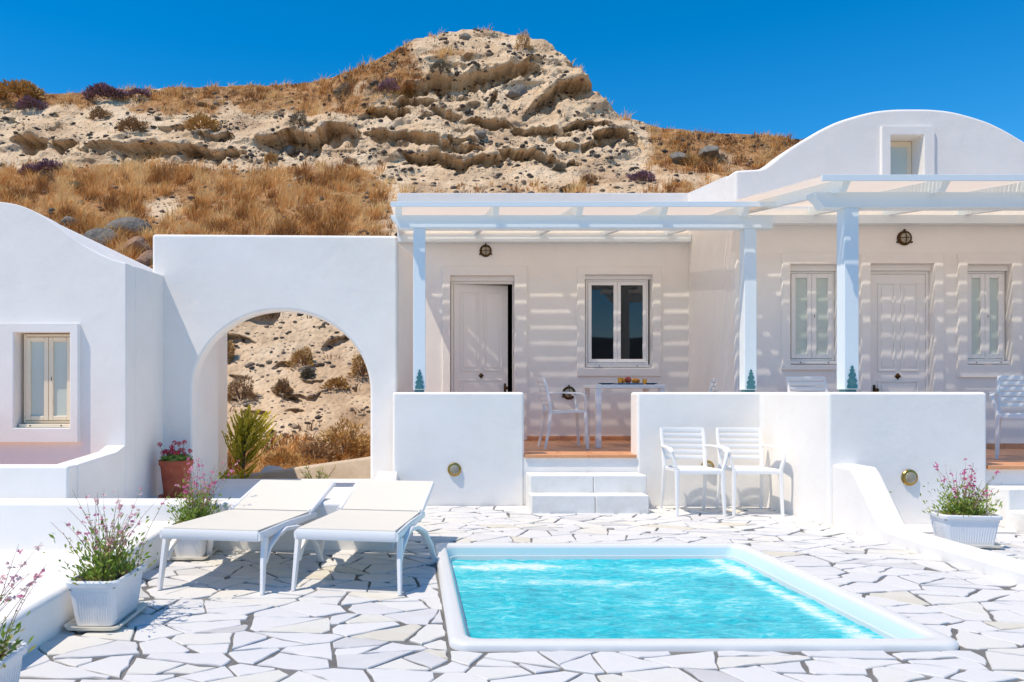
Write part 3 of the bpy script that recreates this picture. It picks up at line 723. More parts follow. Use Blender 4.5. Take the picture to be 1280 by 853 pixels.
def inset(poly, r):
    if sum(poly[i][0]*poly[(i+1) % len(poly)][1]-poly[(i+1) % len(poly)][0]*poly[i][1] for i in range(len(poly))) < 0: poly = poly[::-1]
    out = list(poly)
    for i in range(len(poly)):
        a = poly[i]; b = poly[(i+1) % len(poly)]
        L = math.hypot(b[0]-a[0], b[1]-a[1])
        if L < 1e-4: continue
        nx, ny = (b[1]-a[1])/L, -(b[0]-a[0])/L
        th = r.gauss(0, 0.022); nx, ny = nx*math.cos(th)-ny*math.sin(th), nx*math.sin(th)+ny*math.cos(th)
        mx, my = (a[0]+b[0])/2, (a[1]+b[1])/2
        out = clip(out, nx, ny, nx*mx+ny*my-r.choice((.004, .0055, .007, .009, .013)))
        if len(out) < 3: return []
    # knock off sharp corners
    for _k in range(r.choice((0, 0, 1, 1, 2))):
        i = r.randrange(len(out)); p = out[i]
        cx_ = sum(q_[0] for q_ in out)/len(out); cy_ = sum(q_[1] for q_ in out)/len(out)
        dx, dy = p[0]-cx_, p[1]-cy_; L = math.hypot(dx, dy)
        if L > .12: out = clip(out, dx/L, dy/L, (dx*p[0]+dy*p[1])/L-r.uniform(.012, .045))
    return out
def stone_geo(poly, r):
    P = []
    for i in range(len(poly)):
        a = poly[i]; b = poly[(i+1) % len(poly)]; L = math.hypot(b[0]-a[0], b[1]-a[1])
        if L < .012: continue
        P.append(a)
        k = int(L/.075)
        for j in range(1, k+1):
            t_ = j/(k+1); e = r.gauss(0, .0045)
            P.append((a[0]+(b[0]-a[0])*t_+(b[1]-a[1])/L*e, a[1]+(b[1]-a[1])*t_-(b[0]-a[0])/L*e))
    n = len(P)
    if n < 3: return None
    cx_ = sum(p[0] for p in P)/n; cy_ = sum(p[1] for p in P)/n
    tx, ty = r.gauss(0, .004), r.gauss(0, .004); h = r.gauss(0, .0012)
    def ring(sh, z, tilt=1):
        o_ = []
        for x, y in P:
            dx, dy = cx_-x, cy_-y; L = math.hypot(dx, dy)+1e-6
            o_.append((x+dx/L*sh, y+dy/L*sh, z+(h+tx*(x-cx_)+ty*(y-cy_))*tilt))
        return o_
    v = ring(0, -0.03, 0)+ring(0, -0.0045)+ring(0.0045, 0)
    f = [tuple(2*n+i for i in range(n))]
    for k in range(2):
        for i in range(n):
            j = (i+1) % n; f.append((k*n+i, k*n+j, k*n+n+j, k*n+n+i))
    return v, f, (cx_, cy_)
pr = random.Random(5)
geo = []
regions = [((-1.77, 3.86, 2.0, 7.99), True), ((4.06, 8.2, 3.6, 6.42), False)]
for (x0, x1, y0, y1), pool in regions:
    KY = 1.55
    for c in cells(x0, x1, y0*KY, y1*KY, 5.6, pr):
        for s0_ in split(c, pr, 0.085):
            s_ = [(p[0], p[1]/KY) for p in s0_]
            parts = [s_]
            if pool:
                e = .006
                parts = [clip(s_, 1, 0, PX0-e), clip(s_, -1, 0, -(PX1+e))]
                midp = clip(clip(s_, -1, 0, -(PX0-e)), 1, 0, PX1+e)
                if len(midp) > 2: parts += [clip(midp, 0, 1, PY0-e), clip(midp, 0, -1, -(PY1+e))]
                if all(p[0] < PX0-e or p[0] > PX1+e or p[1] < PY0-e or p[1] > PY1+e for p in s_) and area(s_)-sum(area(q_) for q_ in parts if len(q_) > 2) < 1e-6: parts = [s_]
            for q_ in parts:
                if len(q_) < 3 or area(q_) < .006: continue
                i_ = inset(q_, pr)
                if len(i_) > 2 and area(i_) > .004:
                    gg = stone_geo(i_, pr)
                    if gg: geo.append((gg, area(i_)))
def shown(it):
    (v, f, c), a = it
    X, Y = c; x = 512+F*X/Y; y = 490+F*EYE/Y
    if x < -40 or x > 1320 or y > 890: return -1
    return a/Y**3
geo.sort(key=shown, reverse=True)
def tone_attr(me, vals):
    a = me.attributes.new('tone', 'FLOAT', 'POINT'); a.data.foreach_set('value', vals)
for (v, f, c), a in geo[:300]:
    me = bpy.data.meshes.new('paving_stone')
    me.from_pydata([(p[0]-c[0], p[1]-c[1], p[2]) for p in v], [], f); me.update()
    tone_attr(me, [min(max(pr.gauss(.52, .2), 0), 1)]*len(v))
    o = link('paving_stone', me, M['stone'], mo, offset=False); o.location = (c[0], c[1], 0)
V, Fc, T = [], [], []
for (v, f, c), a in geo[300:]:
    n = len(V); V += v; Fc += [tuple(i+n for i in q_) for q_ in f]; T += [min(max(pr.gauss(.52, .2), 0), 1)]*len(v)
me = bpy.data.meshes.new('small_paving_stones'); me.from_pydata(V, [], Fc); me.update(); tone_attr(me, T)
o = link('small_paving_stones', me, M['stone'], mo, offset=False); o['kind'] = 'stuff'
print('paving stones', len(geo))

# ------------------------------------------------------------------ plunge pool
pool = empty('plunge_pool', ((PX0+PX1)/2, (PY0+PY1)/2, 0), 0, 'sunken plunge pool with a rounded white rim in the crazy paving', 'pool')
def rrect(x0, x1, y0, y1, r, n=6):
    out = []
    for cx_, cy_, a0 in ((x1-r, y0+r, -90), (x1-r, y1-r, 0), (x0+r, y1-r, 90), (x0+r, y0+r, 180)):
        for i in range(n+1):
            a = R(a0+90*i/n); out.append((cx_+r*math.cos(a), cy_+r*math.sin(a)))
    return out
rings = [ (PX0, PX1, PY0, PY1, .09, -0.03), (PX0, PX1, PY0, PY1, .09, 0.014), (PX0+.008, PX1-.008, PY0+.008, PY1-.008, .085, 0.026),
          (PX0+.025, PX1-.025, PY0+.025, PY1-.025, .08, 0.031), (PX0+.07, PX1-.07, PY0+.07, PY1-.07, .08, 0.030), (PX0+.085, PX1-.085, PY0+.085, PY1-.085, .08, 0.022),
          (PX0+.092, PX1-.092, PY0+.092, PY1-.092, .08, 0.005)]
def ring_mesh(rings, name, m, parent, bottom=False):
    V, Fc = [], []
    n = 28
    for (x0, x1, y0, y1, r, z) in rings: V += [(p[0], p[1], z) for p in rrect(x0, x1, y0, y1, r)]
    for k in range(len(rings)-1):
        for i in range(n): j = (i+1) % n; Fc.append((k*n+i, k*n+j, k*n+n+j, k*n+n+i))
    if bottom: Fc.append(tuple((len(rings)-1)*n+i for i in range(n)))
    b = MB(); b.add(V, Fc); return b.build(name, m, parent, smooth=True, ang=50)
ring_mesh(rings, 'rim', M['tub'], pool)
x0, x1, y0, y1 = PX0+.092, PX1-.092, PY0+.092, PY1-.092
ring_mesh([(x0, x1, y0, y1, .08, .005), (x0+.02, x1-.03, y0+.02, y1-.01, .09, -.05), (x0+.03, x1-.05, y0+.03, y1-.03, .1, -.40), (x0+.4, x1-.4, y0+.1, y1-.4, .1, -.45), (x0+.45, x1-.45, y0+.4, y1-.45, .1, -.95)], 'shell', M['tubin'], pool, True)
# white strip painting in the bright reflection line at the water's edge
ring_mesh([(x0+.018, x1-.028, y0+.018, y1-.008, .09, -.052), (x0+.026, x1-.038, y0+.026, y1-.022, .09, -.052), (x0+.03, x1-.042, y0+.03, y1-.026, .09, -.085)], 'reflection_strip', M['tub'], pool)
n = 150
wx0, wx1, wy0, wy1 = x0+.024, x1-.034, y0+.024, y1-.018
U, Vv = np.meshgrid(np.linspace(wx0, wx1, n), np.linspace(wy0, wy1, n))
Wz = -0.078+0.012*fbm(U*2.6, Vv*5, 4, 50)+0.009*fbm(U*9, Vv*18, 3, 51)
foam = 0.10*fbm(U*1.3, Vv*2.6, 3, 55)
foam += .30*np.exp(-(((U-.75)/.45)**2+((Vv-5.55)/.10)**2)) + .22*np.exp(-(((U-1.0)/.6)**2+((Vv-5.1)/.10)**2))
dl = np.abs((U-2.35)-(-0.02)*(Vv-5.6)); foam += .26*np.exp(-(dl/.07)**2)
foam += .18*np.exp(-(((U-2.0)/.5)**2+((Vv-5.45)/.12)**2))
kill = rrect  # rounded corners are covered by the white strip
co = np.stack([U, Vv, Wz], -1).reshape(-1, 3); ii = np.arange(n*n).reshape(n, n)
q = np.stack([ii[:-1,:-1], ii[:-1,1:], ii[1:,1:], ii[1:,:-1]], -1).reshape(-1, 4)
wt = link('water', np_mesh('water', co, q, foam, 'foam', True), M['water'], pool)

# ------------------------------------------------------------------ low walls round the pool deck
def thing_prism(name, label, cat, *a, **k):
    o = prism(name, *a, **k); return tag(o, label, cat)
thing_prism('edge_kerb', 'low white plaster kerb along the left edge of the paving, beside the planters', 'kerb',
    [(1.2, -.5), (5.76, -.5), (5.76, .225), (5.0, .21), (1.2, .19)], [], -2.02, -1.76, M['plaster'], axis='x', bevel=.035)
thing_prism('low_wall', 'low white wall with a flat top running behind both sun loungers', 'wall',
    [(-8, -.5), (-0.12, -.5), (-0.12, .366), (-8, .366)], [], 5.755, 5.99, M['plaster'], axis='y', bevel=.03)
thing_prism('low_return_wall', 'short low white wall returning to the parapet behind the right lounger', 'wall',
    [(5.985, -.5), (7.995, -.5), (7.995, .364), (5.985, .364)], [], -.34, -.125, M['plaster'], axis='x', bevel=.02)
fl = MB().box(-9, -2.015, .5, 5.76, -.5, -.002); o = fl.build('side_terrace', M['plaster']); tag(o, kind='structure')
thing_prism('divider_wall', 'white wall that slopes down to a low kerb between pool deck and right courtyard', 'wall',
    [(2.0, -.5), (6.81, -.5), (6.81, .56), (6.52, .56), (6.45, .51), (6.13, .14), (5.98, .108), (2.0, .10)], [], 3.815, 4.05, M['plaster'], axis='x', bevel=.035)

# ------------------------------------------------------------------ terraces and parapets
t1 = empty('middle_terrace', (1.8, YP, 0), 0, 'raised terrace of terracotta tiles before the middle house', 'terrace')
prism('base', rect(-.12, 3.80, -.5, .515), [], YP+.012, YB+.1, M['plaster'], t1, bevel=0)
MB().box(-.1, 3.79, YP+.03, YB+.05, .515, .526).build('grout', M['grout'], t1)
tm = MB().box(-.162, .162, -.162, .162, 0, .012).mesh('tile')
tm.materials.append(M['tile'])
for i in range(11):
    for j in range(7):
        X = .15+.333*i; Y = YP+.30+.333*j
        if X < 3.75 and Y < YB-.05:
            o = bpy.data.objects.new('tile', tm); C.objects.link(o); o.parent = t1; o.location = (X-1.8, Y-YP, .528+rnd.uniform(-.001, .001))
for X in (1.39, 1.73, 2.07, 2.32):
    wv = .166 if X < 2.2 else .09
    MB().box(X-wv, X+wv, YP-.012, YP+.125, .508, .541).build('edge_tile', M['tile'], t1, bevel=.004)
for i in range(9):
    MB().box(.75+.33*i+.004, .75+.33*(i+1)-.004, YB-.014, YB-.002, .541, .60).build('skirting_tile', M['tile'], t1)
def parapet(name, label, outline, axis, a0, a1): return thing_prism(name, label, 'wall', outline, [], a0, a1, M['plaster'], axis=axis, bevel=.03)
thing_prism('parapet_wall', 'white parapet wall left of the terrace steps, brass lamp at its middle', 'wall', rect(-.18, 1.22, -.5, EYE-.004), [], YP, YP+.26, M['plaster'], bevel=.03)
thing_prism('parapet_wall', 'white parapet wall behind the two deck chairs, turning forward at its right end', 'wall',
    [(2.42, YP), (XS-.04, YP), (XS, YR), (4.02, YR+.262), (4.02, YP+.26), (2.42, YP+.26)], [], -.5, EYE-.004, M['plaster'], axis='z', bevel=.03)
thing_prism('parapet_wall', 'large white parapet wall behind the pink flowering planter at right', 'wall', rect(XS+.002, 5.22, -.5, EYE-.002), [], YR-.003, YR+.26, M['plaster'], bevel=.03)
st = empty('garden_steps', (1.82, 7.6, 0), 0, 'two white plastered steps up to the middle terrace', 'steps')
for k, (xa, xb, ya, z) in enumerate(((1.235, 2.43, 7.70, .355), (1.215, 2.385, 7.49, .18))):
    for (u0, u1) in ((xa, (xa+xb)/2+.05-.001), ((xa+xb)/2+.05+.001, xb)):
        MB().box(u0, u1, ya, YP-.002 if k == 0 else 7.70-.002, -.2, z).build('step_block', M['concrete'], st, bevel=.012)
t2 = empty('right_terrace', (6, YR, 0), 0, 'raised terrace of terracotta tiles before the right house', 'terrace')
prism('base', rect(4.03, 8.6, -.5, .515), [], YR+.05, YG+.1, M['plaster'], t2, bevel=0)
MB().box(4.03, 8.6, YR+.07, YG+.05, .515, .526).build('grout', M['grout'], t2)
for i in range(13):
    for j in range(6):
        X = 4.25+.333*i; Y = YR+.25+.333*j
        o = bpy.data.objects.new('tile', tm); C.objects.link(o); o.parent = t2; o.location = (X-6, Y-YR, .528+rnd.uniform(-.001, .001))
for i in range(8): MB().box(5.24+.33*i, 5.24+.33*i+.325, YR+.0, YR+.10, .508, .541).build('edge_tile', M['tile'], t2, bevel=.004)
for i in range(13): MB().box(4.05+.33*i+.004, 4.05+.33*(i+1)-.004, YG-.014, YG-.002, .541, .60).build('skirting_tile', M['tile'], t2)
st2 = empty('garden_steps', (6, 6.6, 0), 0, 'white steps at the right picture edge up to the right terrace', 'steps')
MB().box(5.235, 7.2, 6.58, YR+.04, -.2, .36).build('step_block', M['concrete'], st2, bevel=.012)
MB().box(5.20, 7.5, 6.30, 6.578, -.2, .18).build('step_block', M['concrete'], st2, bevel=.012)
thing_prism('courtyard_plinth', 'low white plaster plinth beneath the large right parapet wall', 'plinth', rect(4.06, 5.21, -.3, .012), [], 6.45, YR-.006, M['plaster'], bevel=.005)

# ------------------------------------------------------------------ joinery
def opening_depth(): return .12
def casement(parent, x0, x1, z0, z1, y, fm, gm, g_=.05):
    """two-leaf window: frame part with leaf, pane sub-parts"""
    win = bpy.data.objects.new('window', None)
    f = .026
    me = MB().box(x0, x0+f, y-.03, y+.03, z0, z1).box(x1-f, x1, y-.03, y+.03, z0, z1).box(x0+f, x1-f, y-.03, y+.03, z1-f, z1).box(x0+f, x1-f, y-.03, y+.03, z0, z0+f).mesh('window')
    w_ = link('window', me, fm, parent); add_bevel(w_, .004)
    xm = (x0+x1)/2
    for a, b in ((x0+f+.004, xm-.002), (xm+.002, x1-f-.004)):
        lf = MB().box(a, a+g_, y-.045, y-.005, z0+f+.004, z1-f-.004).box(b-g_, b, y-.045, y-.005, z0+f+.004, z1-f-.004).box(a+g_, b-g_, y-.045, y-.005, z1-f-.004-g_, z1-f-.004).box(a+g_, b-g_, y-.045, y-.005, z0+f+.004, z0+f+.004+g_)
        lf.build('leaf_frame', fm, w_, bevel=.006)
        MB().box(a+g_-.004, b-g_+.004, y-.026, y-.020, z0+f+g_, z1-f-g_).build('pane', gm, w_)
    MB().box(x0-.01, x1+.01, y-.10, y-.031, z0-.035, z0-.004).build('sill', fm, w_, bevel=.004)
    for xx in (x0+.2*(x1-x0), x1-.2*(x1-x0)): MB().box(xx-.006, xx+.006, y-.104, y-.1005, z0-.026, z0-.014).build('drain_hole', M['bronze'], w_)
    hb = MB().sweep([(xm+.03, y-.046, (z0+z1)/2-.016), (xm+.03, y-.052, (z0+z1)/2), (xm+.03, y-.046, (z0+z1)/2+.016)], .003, .003, 6); hb.build('latch', M['bronze'], w_)
    return w_
def surround(parent, x0, x1, z0, z1, hx0, hx1, hz0, hz1, y, proud=.035, name='surround', door=False):
    """raised plaster border that also lines the opening"""
    if door: out = [(x0, z0), (hx0, z0), (hx0, hz1), (hx1, hz1), (hx1, z0), (x1, z0), (x1, z1), (x0, z1)]; hs_ = []
    else: out = rect(x0, x1, z0, z1); hs_ = [rect(hx0, hx1, hz0, hz1)]
    return prism(name, out, hs_, y-proud, y+.20, M['plaster'], parent, bevel=.012, seg=2)
def door(parent, x0, x1, z0, z1, y, ajar=0, handle='R'):
    """panelled door leaf in a frame; hinges on the left"""
    jw = .008 if ajar else .035
    fr = MB().box(x0, x0+.035, y-.03, y+.05, z0, z1).box(x1-jw, x1, y-.03, y+.05, z0, z1).box(x0+.035, x1-jw, y-.03, y+.05, z1-.035, z1)
    fo = fr.build('door_frame', M['doorpaint'], parent, bevel=.004)
    W = x1-x0-.075; H = z1-z0-.045
    lf = MB().box(0, W, -.02, .02, 0, H)
    d = link('door', lf.mesh('door'), M['doorpaint'], parent, offset=False); add_bevel(d, .004)
    d.location = Vector((x0+.0375, y, z0+.008))-Vector(parent.location); d.rotation_euler = (0, 0, ajar)
    def panel(u0, u1, w0, w1):
        # raised moulding ring and fielded centre
        m_ = MB(); e = .018
        for (a, b, c_, d_) in ((u0, u1, w0, w0+e), (u0, u1, w1-e, w1), (u0, u0+e, w0+e, w1-e), (u1-e, u1, w0+e, w1-e)): m_.box(a, b, -.031, -.0205, c_, d_)
        m_.box(u0+e+.03, u1-e-.03, -.028, -.0205, w0+e+.03, w1-e-.03)
        o = link('panel', m_.mesh('panel'), M['doorpaint'], d, offset=False); add_bevel(o, .004)
    s = W/0.8; m_ = .085
    panel(m_, W/2-.03, H*.44, H-.1); panel(W/2+.03, W-m_, H*.44, H-.1)
    panel(m_, W-m_, H*.235, H*.385)
    panel(m_, W/2-.03, .1, H*.19); panel(W/2+.03, W-m_, .1, H*.19)
    kn = MB(); k_ = .042
    kn.add([(W/2-k_, -.022, H*.41), (W/2, -.022, H*.41-k_), (W/2+k_, -.022, H*.41), (W/2, -.022, H*.41+k_),
            (W/2-k_*.5, -.05, H*.41), (W/2, -.05, H*.41-k_*.5), (W/2+k_*.5, -.05, H*.41), (W/2, -.05, H*.41+k_*.5)],
           [(0,1,2,3),(4,7,6,5),(0,4,5,1),(1,5,6,2),(2,6,7,3),(3,7,4,0)])
    link('knocker', kn.mesh('knocker'), M['bronze'], d, offset=False)
    hx = W-.045 if handle == 'R' else .045
    hb = MB().box(hx-.015, hx+.015, -.027, -.0205, H*.27, H*.36).lathe([(0.004, 0), (.012, .0), (.012, .03), (.024, .04), (.024, .058), (.012, .066)], 12, (hx, -.025, H*.33), axis='y')
    link('handle', hb.mesh('handle'), M['bronze'], d, offset=False)
    return d

# ------------------------------------------------------------------ middle house
mh = empty('middle_house', (2.2, YB, 0), 0, 'white house with a half open door and dark paned window behind the terrace', 'house')
def PB(x, y, Y=YB): return at(x, y, Y)
dx0, dz1 = PB(563, 345); dx1, _ = PB(643, 345); 
wx0_, wz1_ = PB(731, 344); wx1_, wz0_ = PB(815, 460)
e = .015
prism('wall', rect(-.17, 3.97, -.2, 3.955), [rect(dx0-e, dx1+e, TER-.02, dz1+e), rect(wx0_-e, wx1_+e, wz0_-e, wz1_+e)], YB, YB+.3, M['plaster'], mh, bevel=.025)
prism('roof', rect(-.1, 3.9, 3.5, 3.7), [], YB+.3, YB+3.2, M['plaster'], mh, bevel=0)
prism('side_wall', [(YB+.301, -.2), (YB+3.2, -.2), (YB+3.2, 3.95), (YB+.301, 3.95)], [], -.165, .1, M['plaster'], mh, axis='x', bevel=.02)
MB().box(.12, 3.85, YB+1.6, YB+1.65, -.1, 3.45).box(.12, 3.85, YB+.31, YB+1.6, TER-.06, TER-.03).build('dark_room_backing', M['dark'], mh)  # added sheets behind the openings, indoor shade put into their colour
sx0, sz1 = PB(552.6, 333); sx1, _ = PB(658.7, 333)
surround(mh, sx0, sx1, TER+.005, sz1, dx0, dx1, TER, dz1, YB, .03, 'door_surround', True)
sx0, sz1 = PB(721, 333.7); sx1, sz0 = PB(826, 470.8)
surround(mh, sx0, sx1, sz0, sz1, wx0_, wx1_, wz0_, wz1_, YB, .03, 'window_surround')
door(mh, dx0+.012, dx1-.004, TER+.003, dz1-.065, YB+.09, R(13))
MB().box(dx0+.002, dx1-.002, YB+.03, YB+.14, dz1-.064, dz1-.002).build('lintel', M['doorpaint'], mh)
MB().box(wx0_+.002, wx1_-.002, YB+.04, YB+.14, wz1_-.053, wz1_-.002).build('lintel', M['wood'], mh)
casement(mh, wx0_+.03, wx1_-.03, wz0_+.045, wz1_-.055, YB+.10, M['wood'], M['glass'], .048)
# splayed side wall of the terrace
def plan_prism(name, label, cat, pts, z0, z1, parent=None, bevel=.02):
    o = prism(name, pts, [], z0, z1, M['plaster'], parent, axis='z', bevel=bevel)
    if label: tag(o, label, cat)
    return o
plan_prism('wing_wall', 'angled white side wall between the arch and the half open door', 'wall', [(-.127, YA+.05), (.11, YA+1.12), (-.127, YA+1.12)], -.3, 2.87)
C.objects['wing_wall'].data.update()

# ------------------------------------------------------------------ arch wall
ax0, ax1 = AX(240.5, YA), AX(463, YA); acx = (ax0+ax1)/2; aw = (ax1-ax0)/2
zt = AZ(388, YA); zs = AZ(490, YA)
arch = [(ax1, .09)] + [(acx+aw*math.cos(a), zs+(zt-zs)*math.sin(a)) for a in [PI*i/40 for i in range(41)]] + [(ax0, .09)]
out = [(AX(190, YA), .085), (ax0, .085)] + arch[::-1][1:-1] + [(ax1, .085), (-.13, .085), (-.13, AZ(294.5, YA)), (AX(190, YA), AZ(292.5, YA))]
aw_ = prism('arch_wall', out, [], YA, YA+.24, M['plaster'], bevel=.035, seg=3)
tag(aw_, 'white wall pierced by a round arch that frames the sandy bank', 'arch wall')
prism('jamb_wall', rect(AX(190, YA)+.02, ax0-.003, .085, 2.45), [], YA+.238, YA+1.16, M['plaster'], aw_, bevel=.02)

# path wall and things beyond the arch
pw = smooth_line([(AX(200, 11.4), 0), (AX(277, 11.3), 0), (AX(337, 11.0), 0), (AX(400, 10.7), 0), (AX(463, 10.4), 0), (AX(520, 10.3), 0)], 6)
ys_ = [AZ(y_, Y_) for y_, Y_ in ((606, 11.4), (597.5, 11.3), (590, 11.0), (581, 10.7), (572, 10.4), (566, 10.3))]
mb = MB(); n = len(pw)
Ysp = [11.4, 11.3, 11.0, 10.7, 10.4, 10.3]
V = []
for i, p in enumerate(pw):
    t_ = i/(n-1)*5; k = min(int(t_), 4); fr_ = t_-k
    Yc = Ysp[k]*(1-fr_)+Ysp[k+1]*fr_; Zc = ys_[k]*(1-fr_)+ys_[k+1]*fr_
    V += [(p[0], Yc, -.5), (p[0], Yc, Zc-.03), (p[0], Yc+.03, Zc), (p[0], Yc+.19, Zc), (p[0], Yc+.22, Zc-.03), (p[0], Yc+.22, -.5)]
Fc = []
for i in range(n-1):
    for j in range(6): Fc.append((i*6+j, i*6+(j+1) % 6, (i+1)*6+(j+1) % 6, (i+1)*6+j))
Fc += [tuple(range(6)), tuple((n-1)*6+j for j in range(6))]
mb.add(V, Fc); o = mb.build('path_wall', M['pathwall'], smooth=True, ang=60); tag(o, 'low curved sandy retaining wall seen through the arch', 'wall')
boulder(0, 0, 22, 9, mat('pale_rock', (.55, .52, .47), .9, .2, bump=(8, .6, .04)), 'small pale rock on the bank just behind the path wall', 44, p=Vector((AX(341, 11.6), 11.6, AZ(589, 11.6))))

# ------------------------------------------------------------------ left house
lh = empty('left_house', (-4.2, YH, 0), 0, 'white vaulted house at the left with a small cream framed window', 'house')
gp = [(157,329),(148,327),(136,323),(120,315.5),(102,305.5),(85,293),(68,280),(48,267),(25,257),(0,252.5),(-25,252.5),(-60,259),(-95,275),(-130,297),(-165,318),(-195,328),(-205,329)]
gl = smooth_line([at(x_, y_, YH) for x_, y_ in gp], 4)
gl[0] = (XH, gl[0][1])
hx0, hz1 = at(21, 416, YH); hx1, hz0 = at(90, 535, YH)
lx0 = at(-205, 0, YH)[0]
prism('wall', [(lx0, -.2), (XH, -.2)]+gl, [rect(hx0-e, hx1+e, hz0-e, hz1+e)], YH, YH+.3, M['plaster'], lh, bevel=.03)
side_top = [(YH+.24, gl[0][1]+.003), (YA+.0, AZ(345, YA)), (YH+4, AZ(345, YA))]
prism('side_wall', [(YH+.24, -.2), (YH+4, -.2)]+side_top[::-1], [], XH-.25, XH+.003, M['plaster'], lh, axis='x', bevel=0)
rf = [(x_+ (-.02 if x_ > -3 else .02), z_-.02) for x_, z_ in gl[::3]+[gl[-1]]]
prism('roof', rf+[(p[0]*1.0, p[1]-.15) for p in rf[::-1]], [], YH+.302, YH+4, M['plaster'], lh, bevel=0)
MB().box(lx0+.1, XH-.3, YH+1.2, YH+1.25, 0, 2.2).build('dark_room_backing', M['dark'], lh)
sx0, sz1 = at(-30, 405, YH); sx1, sz0 = at(101, 553, YH)
surround(lh, sx0, sx1, sz0, sz1, hx0, hx1, hz0, hz1, YH, .055, 'window_surround')
casement(lh, hx0+.03, hx1-.005, hz0+.04, hz1-.01, YH+.10, M['cream'], M['frost'], .042)
lp = empty('left_house_parapet', (-4.2, 5.82, 0), 0, 'low white parapet enclosing the porch of the left house', 'wall')
prism('front_wall', rect(-8, XH, -.3, .618), [], 5.994, 6.17, M['plaster'], lp, bevel=.02)
prism('side_wall', [(6.1705, -.3), (YH-.003, -.3), (YH-.003, .70), (YH-.2, .652), (6.1705, .616)], [], XH-.19, XH, M['plaster'], lp, axis='x', bevel=.015)
pf = MB().box(-8, XH-.192, 6.172, YH-.003, -.2, .30).build('porch_floor', M['tile']); tag(pf, kind='structure')
# fill between the left parapet and arch wall: side face of the house runs on to the wall (built above)

# ------------------------------------------------------------------ right house
rh = empty('right_house', (5.95, YG, 0), 0, 'white barrel vaulted house at the right with a small high window', 'house')
xl = AX(919, YG)
def PG(x, y): return at(x, y, YG)
gp = [(919,213),(938,212),(952,210.5),(962,205),(985,187),(1013,169.5),(1034,158),(1054,149.6),(1088,140),(1115,136.6),(1141,136)]
gl = [PG(*p) for p in gp]; ctr = AX(1141, YG)
gl = gl + [(2*ctr-p[0], p[1]) for p in gl[::-1][1:]]
gl = smooth_line(gl, 4)
xr_ = 2*ctr-xl
holes = []
W1 = (*[PG(987, 331)[i] for i in (0, 1)], *PG(1047, 456)); W2 = (*PG(1208, 331), *PG(1263, 456)); D1 = (*PG(1087, 330), *PG(1166, 562)); WG = (*PG(1112, 170), *PG(1153, 232))
hl = [rect(a-e, c+e, d_-e, b+e) for a, b, c, d_ in (W1, W2, WG)]+[rect(D1[0]-e, D1[2]+e, TER-.02, D1[1]+e)]
prism('wall', [(xl, -.2), (xr_, -.2), (xr_, gl[-1][1])]+gl[::-1][1:], hl, YG, YG+.32, M['plaster'], rh, bevel=.035)
prism('side_wall', [(YG+.26, -.2), (YG+5, -.2), (YG+5, 3.99), (YB, 3.955), (YG+.26, gl[0][1]+.003)], [], xl-.003, xl+.25, M['plaster'], rh, axis='x', bevel=0)
g2 = [(p[0], p[1]-.02) for p in gl[::4]]; g2[0] = (g2[0][0]+.27, g2[0][1]); g2[-1] = (g2[-1][0]-.27, g2[-1][1])
prism('roof', g2+[(p[0], p[1]-.2) for p in g2[::-1]], [], YG+.322, YG+5, M['plaster'], rh, bevel=0)
MB().box(xl+.3, xr_-.1, YG+1.5, YG+1.55, -.1, 3.5).box(5.2, 6.8, YG+.5, YG+.55, 3.3, 4.4).build('dark_room_backing', M['dark'], rh)
a = PG(976, 317); b = PG(1058, 463); surround(rh, a[0], b[0], b[1], a[1], W1[0], W1[2], W1[3], W1[1], YG, .03, 'window_surround')
a = PG(1196, 317); b = PG(1276, 472); surround(rh, a[0], b[0], b[1], a[1], W2[0], W2[2], W2[3], W2[1], YG, .03, 'window_surround')
a = PG(1075, 318); b = PG(1178, 560); surround(rh, a[0], b[0], TER+.005, a[1], D1[0], D1[2], TER, D1[1], YG, .03, 'door_surround', True)
a = PG(1100, 159); b = PG(1166, 232); surround(rh, a[0], b[0], b[1]-.12, a[1], WG[0], WG[2], WG[3], WG[1], YG, .03, 'window_surround')
casement(rh, W1[0]+.015, W1[2]-.005, W1[3]+.045, W1[1]-.07, YG+.09, M['doorpaint'], M['frost'], .052)
casement(rh, W2[0]+.015, W2[2]-.02, W2[3]+.045, W2[1]-.07, YG+.09, M['doorpaint'], M['frost'], .052)
door(rh, D1[0]+.012, D1[2]-.004, TER+.003, D1[1]-.075, YG+.09, 0, 'L')
MB().box(D1[0]+.002, D1[2]-.002, YG+.03, YG+.14, D1[1]-.074, D1[1]-.002).build('lintel', M['doorpaint'], rh)
for W_ in (W1, W2): MB().box(W_[0]+.002, W_[2]-.002, YG+.03, YG+.14, W_[1]-.068, W_[1]-.002).build('lintel', M['doorpaint'], rh)
gy_ = YG+.19
hw = MB().box(WG[0]+.003, WG[2]-.003, gy_, gy_+.05, WG[3], WG[1]-.003)
hw_ = hw.build('window', M['cream'], rh); MB().box(WG[0]+.05, WG[2]-.06, gy_-.008, gy_-.002, WG[3]+.03, WG[1]-.08).build('pane', M['frost'], hw_)

